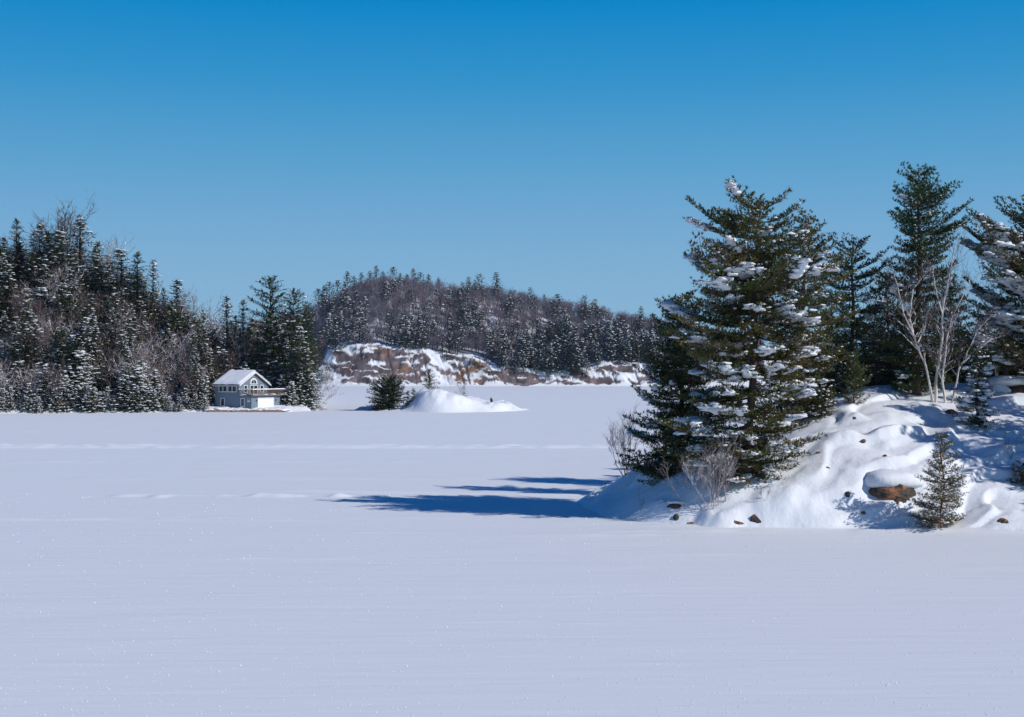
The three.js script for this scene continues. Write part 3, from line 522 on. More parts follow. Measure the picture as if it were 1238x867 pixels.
// the white birch: several pale stems from one stool
{
  const d = isletHit(1134, 487) ?? 71, o = at(1134, 487, d), t = place(thing('white_birch', 'white barked birch with several forked stems on the islet crest', 'birch tree'), 1134, d);
  const P = (px, py, dd = 0) => { const q = at(px, py, d + dd); return [q[0] - t.position.x, q[1] - t.position.y, -dd]; };
  const R0 = rng(5), bk = (k) => { const m = R0() < 0.13 ? 0.25 : 0.85 + 0.25 * R0(); return [0.72 * m, 0.66 * m, 0.61 * m]; };
  bare(t, { seed: 101, depth: 4, wander: 0.5, rise: 0.1, spread: 0.8, kids: [2, 2, 2], fine: 0.02, minTwig: 0.008, twigs: 3, barkCol: bk, twigCol: [0.2, 0.14, 0.125], snow: 0.15,
    stems: [
      { path: [P(1131, 492), P(1133, 455, 0.1), P(1139, 410, 0.2), P(1140, 375, 0.1), P(1149, 330, 0.2), P(1155, 295, 0.1)], rad: 0.1, tip: 0.025, limb: 0.9, limbs: 2 },
      { path: [P(1143, 492), P(1140, 460, -0.1), P(1143, 420, -0.2), P(1150, 385, -0.2), P(1172, 345, -0.3)], rad: 0.08, tip: 0.02, limb: 0.9, limbs: 2 },
      { path: [P(1128, 488), P(1119, 440, -0.2), P(1104, 405, -0.3), P(1092, 378, -0.4), P(1086, 350, -0.4), P(1080, 325, -0.4)], rad: 0.07, tip: 0.018, limb: 0.9, limbs: 2 },
      { path: [P(1104, 405, -0.3), P(1100, 380, -0.2), P(1104, 350, -0.2), P(1118, 332, -0.2)], rad: 0.06, tip: 0.02, limb: 0.6 },
      { path: [P(1110, 415, -0.3), P(1118, 398, -0.1), P(1122, 375, 0)], rad: 0.05, tip: 0.015, limb: 0.5 },
      { path: [P(1151, 488), P(1160, 448, -0.3), P(1170, 425, -0.4), P(1182, 400, -0.5), P(1200, 380, -0.5)], rad: 0.06, tip: 0.014, limb: 0.7 },
      { path: [P(1163, 440, -0.3), P(1180, 424, -0.5), P(1196, 412, -0.5), P(1210, 407, -0.6)], rad: 0.06, tip: 0.02, limb: 0.5 },
      { path: [P(1140, 380, 0), P(1130, 345, 0.2), P(1128, 320, 0.3)], rad: 0.05, tip: 0.015, limb: 0.6 },
    ] });
}
// leafless shrubs and saplings of the islet
{
  const mk = (name, label, px, py, stems, o) => { const d = isletHit(px, py) ?? 65; return bare(place(thing(name, label, 'shrub', o.group), px, d), { depth: 4, wander: 0.35, rise: 0.12, spread: 0.6, kids: [3, 2, 3], fine: 0.008, minTwig: 0.005, twigs: 2, ...o, stems }); };
  mk('bare_shrub', 'bare grey shrub with spreading upright branches on the islet tip', 757, 572, [{ p: [0, -0.2, 0], d: [-0.22, 1, 0], len: 1.15, rad: 0.04 }, { p: [0.1, -0.2, 0], d: [0.1, 1, 0], len: 1.25, rad: 0.04 }, { p: [-0.1, -0.2, 0.1], d: [-0.5, 0.9, 0.1], len: 0.95, rad: 0.03 }, { p: [0, -0.2, 0], d: [0.02, 1, 0.1], len: 1.05, rad: 0.03 }], { seed: 201, wander: 0.22, kids: [3, 3, 3], twigs: 3, spread: 0.5, twigCol: [0.15, 0.12, 0.11] });
  const pale = (k) => [0.45, 0.36, 0.31];
  mk('birch_sapling', 'pale young birch with fine bare twigs rising from the islet shore', 862, 616, [{ p: [0, -0.1, 0], d: [-0.25, 1, 0], len: 1.0, rad: 0.022 }, { p: [0.05, -0.1, 0], d: [-0.05, 1, 0], len: 1.1, rad: 0.022 }, { p: [-0.1, -0.1, 0], d: [-0.6, 1, 0.1], len: 0.9, rad: 0.018 }], { seed: 203, barkCol: pale, twigCol: [0.42, 0.36, 0.34], kids: [4, 3, 3], twigs: 3, minTwig: 0.004, snow: 0.12, group: 'bare saplings at the islet shore' });
  mk('birch_sapling', 'pale young birch with fine bare twigs rising from the islet shore', 869, 611, [{ p: [0, -0.1, 0], d: [0.02, 1, 0], len: 1.15, rad: 0.022 }, { p: [0.2, -0.1, 0], d: [0.1, 1, 0], len: 0.95, rad: 0.02 }], { seed: 207, barkCol: pale, twigCol: [0.42, 0.36, 0.34], kids: [4, 3, 3], twigs: 3, minTwig: 0.004, snow: 0.12, group: 'bare saplings at the islet shore' });
  mk('birch_sapling', 'pale young birch with fine bare twigs rising from the islet shore', 878, 606, [{ p: [0, -0.1, 0], d: [0.1, 1, 0], len: 0.8, rad: 0.018 }, { p: [0, -0.1, 0], d: [-0.2, 1, 0], len: 1.0, rad: 0.02 }], { seed: 211, barkCol: pale, twigCol: [0.3, 0.24, 0.22], group: 'bare saplings at the islet shore' });
  mk('bare_shrub', 'low pale tangle of twigs in the snow left of the birch saplings', 838, 618, [{ p: [0, -0.1, 0], d: [-0.7, 0.8, 0], len: 0.9, rad: 0.018 }, { p: [0.2, -0.1, 0], d: [-0.2, 1, 0.2], len: 0.9, rad: 0.018 }, { p: [0.4, -0.1, 0], d: [0.3, 1, 0], len: 0.8, rad: 0.018 }, { p: [0.3, -0.1, 0.2], d: [0.7, 0.8, 0.2], len: 0.8, rad: 0.016 }], { seed: 213, spread: 0.8, barkCol: pale, twigCol: [0.34, 0.28, 0.26] });
  mk('bare_shrub', 'tiny bare twig poking from a snow pillow by the shore crack', 925, 606, [{ p: [0, -0.05, 0], d: [-0.5, 0.8, 0], len: 0.25, rad: 0.01 }, { p: [0, -0.05, 0], d: [0.5, 0.9, 0], len: 0.25, rad: 0.01 }], { seed: 215, depth: 3, barkCol: pale });
  mk('bare_shrub', 'small bare twig standing at the foot of the shaded bank', 776, 625, [{ p: [0, -0.05, 0], d: [-0.1, 1, 0], len: 0.4, rad: 0.012 }], { seed: 217, depth: 3, twigCol: [0.12, 0.1, 0.09] });
  mk('bare_shrub', 'small dark bare bush in the blue shadow of the right slope', 1222, 556, [{ p: [0, -0.05, 0], d: [-0.3, 1, 0], len: 0.5, rad: 0.014 }, { p: [0, -0.05, 0], d: [0.4, 1, 0], len: 0.5, rad: 0.014 }], { seed: 219, depth: 3 });
  [[1100, 478, 2.4, 301], [1120, 470, 2.6, 303], [1092, 470, 2.2, 305], [1207, 455, 2.3, 307], [1216, 452, 2.6, 309], [1160, 468, 2.4, 311], [1062, 462, 1.6, 313]].forEach(([px, py, len, seed]) => { const d = min(82, (isletHit(px, py) ?? 76) + 2); bare(place(thing('bare_sapling', 'thin leafless sapling in the thicket along the islet crest', 'sapling', 'bare saplings along the islet crest'), px, d), { seed, depth: 4, wander: 0.35, rise: 0.1, spread: 0.7, kids: [4, 3, 3], fine: 0.012, minTwig: 0.006, twigs: 3, twigCol: [0.17, 0.12, 0.11], snow: 0.05, stems: [{ p: [0, -0.2, 0], d: [0.1 * sin(seed), 1, 0], len, rad: 0.045 }, { p: [0.1, -0.2, 0], d: [-0.3, 1, 0], len: len * 0.8, rad: 0.035 }] }); });
}
// rocks showing through the islet's snow
function rock(label, px, py, size, seed, o = {}) {
  const d = (isletHit(px, py) ?? 63) + (o.back ?? 0), t = thing('rock', label, 'rock', o.group), p = at(px, py, d);
  t.position.set(p[0], p[1], p[2]); t.rotation.y = o.turn ?? 0;
  part('stone', rockAcc({ seed, size, ...o }), M.rock, t);
  if (o.cap) { const A = new Acc(); for (const [x, y, z, a, b, c] of o.cap) blob(A, [x, y, z], a, b, c, 0, 3, seed + x * 3, 0.25, 1.3); part('snow_cap', A, M.snow, t, 0.2); }
}
rock('large split boulder with a rust orange face and dark sides under snow', 1078, 596, [1.3, 0.95, 1.0], 401, { rust: 0.05, face: -0.12, cuts: [[-0.5, 0.12, 0.9, 0.6], [0.6, 0.1, 0.85, 0.58], [-0.55, 1, 0.1, 0.5], [0.45, 1, 0.1, 0.52]], back: 0.0, cap: [[0.15, 0.42, -0.62, 1.55, 0.62, 1.0]] });
rock('brown boulder with a thick snow hood on the right shoulder', 1232, 474, [1.3, 0.75, 1.0], 403, { rust: -0.05, back: 0.6, cap: [[-0.5, 0.55, -0.1, 1.5, 0.4, 1.0], [0.7, 0.62, -0.4, 1.2, 0.3, 0.9], [-1.3, 0.1, 0, 0.8, 0.5, 0.8]] });
rock('dark ledge of rock under the lowest boughs of the tall pine', 905, 571, [0.95, 0.35, 0.6], 407, { rust: -0.2, back: 0.3, turn: 0.4, cap: [[0, 0.3, -0.2, 0.85, 0.15, 0.5]] });
rock('dark brown stone at the left foot of the shaded bank', 817, 612, [0.4, 0.2, 0.35], 409, { rust: -0.1, back: 0.1, cap: [[0, 0.17, -0.1, 0.42, 0.12, 0.32]] });
rock('dark crevice beside the round snow pillow built as a dark stone', 913, 629, [0.28, 0.3, 0.3], 411, { rust: -0.5, back: 0.05, turn: 0.6 });  // a dark stone stands in for the crevice here
rock('small red brown stone at the waterline below the birch saplings', 836, 634, [0.24, 0.1, 0.2], 413, { rust: 0.2 });
rock('small black stone in the hollow beside the shaded bank', 818, 626, [0.16, 0.2, 0.2], 415, { rust: -0.5 });
for (const [px, py, s, seed] of [[1043, 534, 0.16, 421], [1070, 552, 0.14, 423], [1000, 566, 0.1, 425], [1024, 598, 0.18, 427], [990, 548, 0.12, 428], [1033, 506, 0.12, 429], [892, 633, 0.2, 430], [1044, 620, 0.12, 432], [1214, 631, 0.24, 433], [878, 578, 0.3, 435], [1150, 500, 0.28, 436]]) rock('small dark stone breaking through the snow of the islet slope', px, py, [s * 1.3, s * 0.8, s], seed, { rust: 0.05, group: 'small stones on the islet slope', back: s * 0.35 });
console.log('islet done');
// ------------------------------------------------------------------ the boathouse
{
  const Lu = 5.8, EX = 2.9, W = 7.9, D = 246.5, base = 0.45, alpha = 30 * PI / 180;
  const house = thing('boathouse', 'blue grey two storey boathouse with snowy gable roof and balcony', 'boathouse');
  house.position.set(xAt(260.5, D), base, -D); house.rotation.y = -alpha;
  const siding = mat(lin(0.185, 0.235, 0.28), 0.8), trim = mat(lin(0.78, 0.77, 0.73), 0.7), glass = new THREE.MeshPhysicalMaterial({ color: lin(0.02, 0.024, 0.03), roughness: 0.08, metalness: 0, clearcoat: 1 }), deckWood = mat(lin(0.2, 0.135, 0.095), 0.85), roofMat = mat(lin(0.1, 0.08, 0.075), 0.9), doorMat = mat(lin(0.84, 0.83, 0.78), 0.6);
  const EV = 4.65, RD = 6.85, FL = 2.45;                 // eaves, ridge, floor of the deck
  // walls: boards with open joints
  const wall = new Acc();
  const boards = (len, put) => { const n = Math.round(len / 0.3); for (let k = 0; k < n; k++) put(k * len / n + 0.012, (k + 1) * len / n - 0.012); };
  wall.box(0.05, Lu + EX - 0.05, 0, FL, -W + 0.05, -0.05); wall.box(0.05, Lu - 0.05, FL, EV, -W + 0.05, -0.05);
  boards(Lu, (a, b) => wall.box(a, b, 0, EV, -0.05, 0)); boards(EX, (a, b) => wall.box(Lu + a, Lu + b, 0, FL, -0.05, 0));
  boards(W - 0.1, (a, b) => { wall.box(Lu + EX - 0.05, Lu + EX, 0, FL, -b - 0.05, -a - 0.05); const hA = EV + (RD - EV) * (1 - abs((a + b) / 2 + 0.05 - W / 2) / (W / 2)) - 0.06; wall.box(Lu - 0.05, Lu, FL, hA, -b - 0.05, -a - 0.05); wall.box(0, 0.05, 0, hA, -b - 0.05, -a - 0.05); });
  boards(Lu + EX, (a, b) => wall.box(a, b, 0, a < Lu ? EV : FL, -W, -W + 0.05));
  const wm = part('wall', wall, siding, house);
  { const A = new Acc(); for (const [x, z] of [[0, 0], [Lu + EX, 0], [Lu + EX, -W]]) A.box(x - 0.07, x + 0.07, 0, FL, z - 0.07, z + 0.07); A.box(-0.07, 0.07, FL, EV, -0.07, 0.07); A.box(Lu - 0.07, Lu + 0.07, FL + 0.2, EV, -0.07, 0.07); part('corner_boards', A, siding, wm); }
  // roof with snow
  const roof = new Acc(), ov = 0.45, sl = (RD - EV) / (W / 2), x0 = -0.4, x1 = Lu + 0.5;
  const slab = (acc, lo, hi, xa, xb, o2) => { const P = (x, z, y) => [x, y, z]; for (const sg of [0, 1]) { const zr = -W / 2, ze = sg ? -W - o2 : o2, yr = RD, ye = EV - sl * o2; const q = [P(xa, ze, ye + lo), P(xb, ze, ye + lo), P(xb, zr, yr + lo), P(xa, zr, yr + lo)], t = q.map(v => [v[0], v[1] + hi - lo, v[2]]); acc.quad(...t); acc.quad(...q.slice().reverse()); for (let k = 0; k < 4; k++) { const n = (k + 1) % 4; acc.quad(q[k], q[n], t[n], t[k]); } } };
  slab(roof, 0.0, 0.14, x0, x1, ov); const rm = part('roof', roof, roofMat, house);
  const rs = new Acc(), NX = 26, NZ = 22;               // a thick, softly rounded blanket of snow
  for (const sg of [0, 1]) { const b0 = rs.n; for (let j = 0; j <= NZ; j++) for (let i = 0; i <= NX; i++) { const u = i / NX, v = j / NZ, zr = -W / 2, ze = sg ? -W - ov - 0.08 : ov + 0.08, x = lerp(x0 - 0.06, x1 + 0.06, u), z = lerp(ze, zr, v), y = lerp(EV - sl * ov, RD, v), th = 0.34 * pow(clamp(min(u, 1 - u) * 16), 0.5) * pow(clamp(v * 12 + 0.05), 0.5) * (1 - 0.12 * v); rs.v([x, y + 0.142 + th + 0.04 * n2(x * 1.3, z * 1.3, 3), z]); if (i && j) { const k = b0 + j * (NX + 1) + i, w = NX + 1; if (sg) rs.i.push(k - 1 - w, k - 1, k, k - 1 - w, k, k - w); else cell(rs, k, w); } } }
  part('roof_snow', rs, M.treeSnow, rm);
  { const A = new Acc(); A.box(x0, x1, EV - sl * ov - 0.16, EV - sl * ov - 0.01, ov - 0.02, ov + 0.03); for (const sg of [0, 1]) for (const x of [x0 - 0.02, x1 + 0.003]) { const z = sg ? -W - ov : ov; A.quad([x, EV - sl * ov - 0.16, z], [x, EV - sl * ov + 0.1, z], [x, RD + 0.1, -W / 2], [x, RD - 0.16, -W / 2]); A.quad([x + 0.03, EV - sl * ov - 0.16, z], [x + 0.03, EV - sl * ov + 0.1, z], [x + 0.03, RD + 0.1, -W / 2], [x + 0.03, RD - 0.16, -W / 2]); } part('fascia', A, trim, rm); }
  // windows: frame, panes and mullions, on the long wall (z = 0) or a gable wall (x = const)
  function windowAt(onGable, a0, a1, y0, y1, panes, X) {
    const g = new THREE.Group(); g.name = 'window'; house.add(g);
    const fr = new Acc(), b = 0.12, B = (acc, u0, u1, v0, v1, n0, n1) => onGable ? acc.box(X + n0, X + n1, v0, v1, -u1, -u0) : acc.box(u0, u1, v0, v1, n0, n1);
    B(fr, a0 - b, a1 + b, y1, y1 + b, -0.01, 0.07); B(fr, a0 - b, a1 + b, y0 - b * 1.2, y0, -0.01, 0.1); B(fr, a0 - b, a0, y0, y1, -0.01, 0.07); B(fr, a1, a1 + b, y0, y1, -0.01, 0.07);
    for (let k = 1; k < panes; k++) { const c = lerp(a0, a1, k / panes); B(fr, c - 0.07, c + 0.07, y0, y1, -0.01, 0.06); }
    part('frame', fr, trim, g);
    for (let k = 0; k < panes; k++) { const A = new Acc(), s = (a1 - a0) / panes; B(A, a0 + s * k + 0.03, a0 + s * (k + 1) - 0.03, y0 + 0.002, y1 - 0.002, 0.005, 0.025); part('pane', A, glass, g); }
    return g;
  }
  windowAt(false, 0.95, 2.75, 3.3, 4.4, 2); windowAt(false, 3.15, 5.05, 3.3, 4.4, 2); windowAt(false, 1.4, 2.15, 0.65, 1.95, 1); windowAt(false, Lu + 0.45, Lu + 1.2, 0.65, 1.95, 1);
  const c = W / 2; windowAt(true, c - 0.95, c + 0.95, 2.75, 4.35, 2, Lu); windowAt(true, 1.35, 2.05, 3.2, 4.35, 1, Lu); windowAt(true, W - 2.05, W - 1.35, 3.2, 4.35, 1, Lu);
  { const g = new THREE.Group(); g.name = 'arched_window'; house.add(g); const fr = new Acc(), pn = new Acc(), y = 4.75; for (let k = 0; k < 14; k++) { const a = k / 14 * PI, b = (k + 1) / 14 * PI, p = (t, r, n) => [Lu + n, y + r * sin(t), -c + r * cos(t)]; fr.quad(p(a, 0.72, 0.07), p(a, 1.0, 0.07), p(b, 1.0, 0.07), p(b, 0.72, 0.07)); fr.quad(p(a, 1.0, -0.01), p(b, 1.0, -0.01), p(b, 1.0, 0.07), p(a, 1.0, 0.07)); fr.quad(p(a, 0.72, 0.07), p(b, 0.72, 0.07), p(b, 0.72, -0.01), p(a, 0.72, -0.01)); pn.tri([Lu + 0.02, y, -c], p(a, 0.73, 0.02), p(b, 0.73, 0.02)); } fr.box(Lu - 0.01, Lu + 0.08, y - 0.14, y, -c - 1.02, -c + 1.02); fr.box(Lu - 0.01, Lu + 0.06, y, y + 0.72, -c - 0.05, -c + 0.05); part('frame', fr, trim, g); part('pane', pn, glass, g); }
  // boat door of horizontal panels
  { const g = new THREE.Group(); g.name = 'garage_door'; house.add(g); const X = Lu + EX; for (let k = 0; k < 4; k++) { const A = new Acc(); A.box(X, X + 0.045, 0.06 + k * 0.48, 0.06 + k * 0.48 + 0.465, -6.05, -1.85); part('panel', A, doorMat, g); } const A = new Acc(); A.box(X - 0.01, X + 0.08, 0.02, 2.0, -1.84, -1.7); A.box(X - 0.01, X + 0.08, 0.02, 2.0, -6.2, -6.06); A.box(X - 0.01, X + 0.08, 2.001, 2.13, -6.2, -1.7); part('frame', A, trim, g); }
  // balcony on the roof of the boat bay
  { const g = new THREE.Group(); g.name = 'balcony'; house.add(g); const X0 = Lu + 0.02, X1 = Lu + EX + 0.55, Z0 = 0.3, Z1 = -W - 1.6, A = new Acc();
    A.box(X0, X1, FL + 0.02, FL + 0.25, Z1, Z0); part('deck', A, deckWood, g);
    const S = new Acc(); for (let k = 0; k < 9; k++) blob(S, [lerp(X0 + 0.5, X1 - 0.5, hash(k, 1, 2)), FL + 0.25, lerp(Z0 - 0.6, Z1 + 0.8, k / 8)], 1.1, 0.22, 0.9, k, 2, k * 7, 0.35); part('deck_snow', S, M.treeSnow, g);
    const post = (x, z) => { const P = new Acc(); P.box(x - 0.06, x + 0.06, FL + 0.25, FL + 1.3, z - 0.06, z + 0.06); part('post', P, deckWood, g); };
    const rail = new Acc(), snow = new Acc();
    rail.box(X0, X1 + 0.06, FL + 1.16, FL + 1.24, Z0 - 0.1, Z0 - 0.02); rail.box(X0, X1, FL + 0.36, FL + 0.43, Z0 - 0.1, Z0 - 0.03); rail.box(X1 - 0.1, X1 - 0.02, FL + 1.16, FL + 1.24, Z1, Z0 - 0.11); rail.box(X1 - 0.1, X1 - 0.03, FL + 0.36, FL + 0.43, Z1, Z0 - 0.11);
    for (let x = X0 + 0.15; x < X1 - 0.15; x += 0.16) rail.box(x - 0.022, x + 0.022, FL + 0.431, FL + 1.159, Z0 - 0.085, Z0 - 0.04); for (let z = Z1 + 0.1; z < Z0 - 0.15; z += 0.16) rail.box(X1 - 0.085, X1 - 0.04, FL + 0.431, FL + 1.159, z - 0.022, z + 0.022);
    part('railing', rail, deckWood, g); for (const x of [X0 + 0.06, (X0 + X1) / 2]) post(x, Z0 - 0.18); for (let k = 0; k <= 4; k++) post(X1 - 0.18, lerp(Z0 - 0.18, Z1 + 0.08, k / 4));
    for (let x = X0; x < X1; x += 0.5) blob(snow, [x + 0.2, FL + 1.25, Z0 - 0.06], 0.36, 0.14, 0.12, 0, 1, x, 0.3); for (let z = Z1; z < Z0; z += 0.5) blob(snow, [X1 - 0.06, FL + 1.25, z], 0.12, 0.14, 0.36, 0, 1, z, 0.3); part('railing_snow', snow, M.treeSnow, g);
    for (const z of [-W - 1.3]) { const P = new Acc(); P.box(X1 - 0.5, X1 - 0.36, -0.3, FL + 0.02, z - 0.07, z + 0.07); part('post', P, deckWood, g); const Q = new Acc(); tube(Q, [[X1 - 0.43, 0.9, z], [X1 - 0.43, FL + 0.02, z + 1.1]], [0.05, 0.05], 4); part('brace', Q, deckWood, g); } }
  { const g = new THREE.Group(); g.name = 'notice'; house.add(g); const A = new Acc(); A.box(Lu + 1.95, Lu + 2.6, 1.35, 2.0, 0.003, 0.035); part('panel', A, trim, g); const B = new Acc(); B.box(Lu + 2.03, Lu + 2.52, 1.68, 1.92, 0.036, 0.042); part('red_band', B, mat(lin(0.6, 0.08, 0.08), 0.7), g); }
  for (const z of [-1.35, -6.75]) { const A = new Acc(), X = Lu + EX; A.box(X + 0.003, X + 0.16, 1.5, 1.75, z - 0.09, z + 0.09); A.box(X + 0.05, X + 0.1, 1.751, 1.84, z - 0.03, z + 0.03); part('wall_lantern', A, mat(lin(0.05, 0.05, 0.055), 0.6), house); }
  // dock running along the shore in front
  const dock = thing('dock', 'long low timber dock under snow in front of the boathouse', 'dock'); dock.position.copy(house.position); dock.position.y = 0; dock.rotation.y = 0;
  const planks = new Acc(), beam = new Acc(), cap = new Acc(), x1d = 13.2;
  beam.box(-0.2, x1d, -0.2, 0.34, 4.9, 5.05); for (let x = -0.2; x < x1d; x += 0.24) planks.box(x, x + 0.21, 0.341, 0.4, 3.0, 5.0);
  part('beam', beam, mat(lin(0.3, 0.19, 0.12), 0.9), dock); part('planks', planks, deckWood, dock);
  for (let k = 0; k < 15; k++) blob(cap, [-0.4 + k * 0.95, 0.38, 2.6], 1.4, 0.3 + 0.22 * hash(k, 4, 4), 2.3, 0, 2, k * 5, 0.25); part('snow_blanket', cap, M.treeSnow, dock);
}
console.log('house done');
// ------------------------------------------------------------------ woods on the boathouse shore
const SKY_L = [[-60, 300], [0, 275], [30, 262], [60, 258], [95, 262], [120, 290], [150, 300], [185, 322], [215, 340], [255, 352], [285, 368], [310, 372], [330, 345], [360, 352], [376, 400], [386, 470]];
const GR_L = [[0.094, 0.100, 0.035], [0.119, 0.113, 0.038], [0.073, 0.084, 0.035]];
const protos = {}, BASE = {};
function proto(key, build) { const t = build(); protos[key] = t; BASE[key] = [t.userData.label, t.userData.group]; t.userData.used = false; return t; }
const SPRUCE_LABEL = 'dark narrow spruce with snow specks in the wood behind the boathouse bay', SPRUCE_GROUP = 'spruces on the wooded shore';
const FIR_LABEL = 'low broad evergreen heavy with snow along the wooded shore', FIR_GROUP = 'snowy evergreens along the wooded shore';
const BARE_LABEL = 'leafless grey brown tree with snow lined limbs among the shore spruces', BARE_GROUP = 'bare trees on the wooded shore';
for (let k = 0; k < 5; k++) proto('spruce' + k, () => shoreConifer(thing('shore_spruce', SPRUCE_LABEL, 'spruce', SPRUCE_GROUP), { seed: 500 + k, height: 15, clear: 0.03, reach: (s) => (k === 4 ? 3.7 : 3.1) * pow(1 - s, 0.85) * (0.9 + 0.2 * sin(s * 17 + k)) + 0.25, whorl: 8, whorlStep: 0.5, elev: [-0.3, 0.5], step: 0.45, blades: 6, len: 0.62, wid: 0.17, snow: 0.08 + 0.06 * k, snowSize: 0.24, green: GR_L }));
for (let k = 0; k < 4; k++) proto('fir' + k, () => shoreConifer(thing('snowy_evergreen', FIR_LABEL, 'evergreen', FIR_GROUP), { seed: 540 + k, height: 8, clear: 0.0, reach: (s) => 2.9 * pow(1 - s, 0.75) + 0.2, whorl: 8, whorlStep: 0.42, elev: [-0.2, 0.5], step: 0.42, blades: 6, len: 0.55, wid: 0.15, snow: 0.3, snowSize: 0.28, green: GR_L }));
for (let k = 0; k < 3; k++) proto('pine' + k, () => shoreConifer(thing('shore_pine', 'tall layered pine rising above the boathouse roof', 'pine tree', 'pines behind the boathouse'), { seed: 560 + k, height: 19, clear: 0.12, reach: (s) => curve([[0, 3.6], [0.3, 4.3], [0.6, 3.6], [0.8, 3.0], [0.92, 2.2], [1, 0.8]], s), whorl: 7, whorlStep: 0.75, elev: [-0.05, 0.5], sag: 0.05, step: 0.4, blades: 10, len: 0.95, wid: 0.24, fluff: 0.8, snow: 0.06, snowSize: 0.3, green: [[0.064, 0.094, 0.038], [0.079, 0.108, 0.042]] }));
for (let k = 0; k < 5; k++) proto('bare' + k, () => bare(thing('shore_bare_tree', BARE_LABEL, 'bare tree', BARE_GROUP), { seed: 580 + k, depth: 5, wander: 0.45, rise: 0.06, spread: 1.05, kids: [4, 3, 3, 2], fine: 0.03, minTwig: 0.026, twigs: 4, snow: k === 0 || k === 2 ? 0.15 : 0.7, ...(k === 0 || k === 2 ? { minTwig: 0.036, spread: 0.85, kids: [5, 4, 3, 2] } : {}), barkCol: () => [0.2, 0.16, 0.14], twigCol: [[0.13, 0.09, 0.085], [0.32, 0.27, 0.25], [0.13, 0.1, 0.09], [0.34, 0.28, 0.27], [0.27, 0.2, 0.18]][k], stems: [{ p: [0, -1, 0], d: [0.12 * sin(k * 2), 1, 0], len: 5.2, rad: 0.17 }, ...(k % 2 ? [{ p: [0.3, -1, 0], d: [0.4, 1, 0.1], len: 4, rad: 0.12 }] : [])] }));
const protoTop = {}; for (const k in protos) { const b = new THREE.Box3().setFromObject(protos[k]); protoTop[k] = b.max.y; }
function put(key, px, d, height, hf, turn, wide = 1, label, group) {
  const p = protos[key], t = p.userData.used ? copy(p) : p; delete t.userData.used; if (t === p) p.userData.used = true; else delete t.userData.used;
  t.userData.label = label ?? BASE[key][0]; t.userData.group = group ?? BASE[key][1];
  const x = xAt(px, d), s = height / protoTop[key]; t.position.set(x, hf(x, d) - 0.1, -d); t.scale.set(s * wide, s, s * wide); t.rotation.y = turn; return t;
}
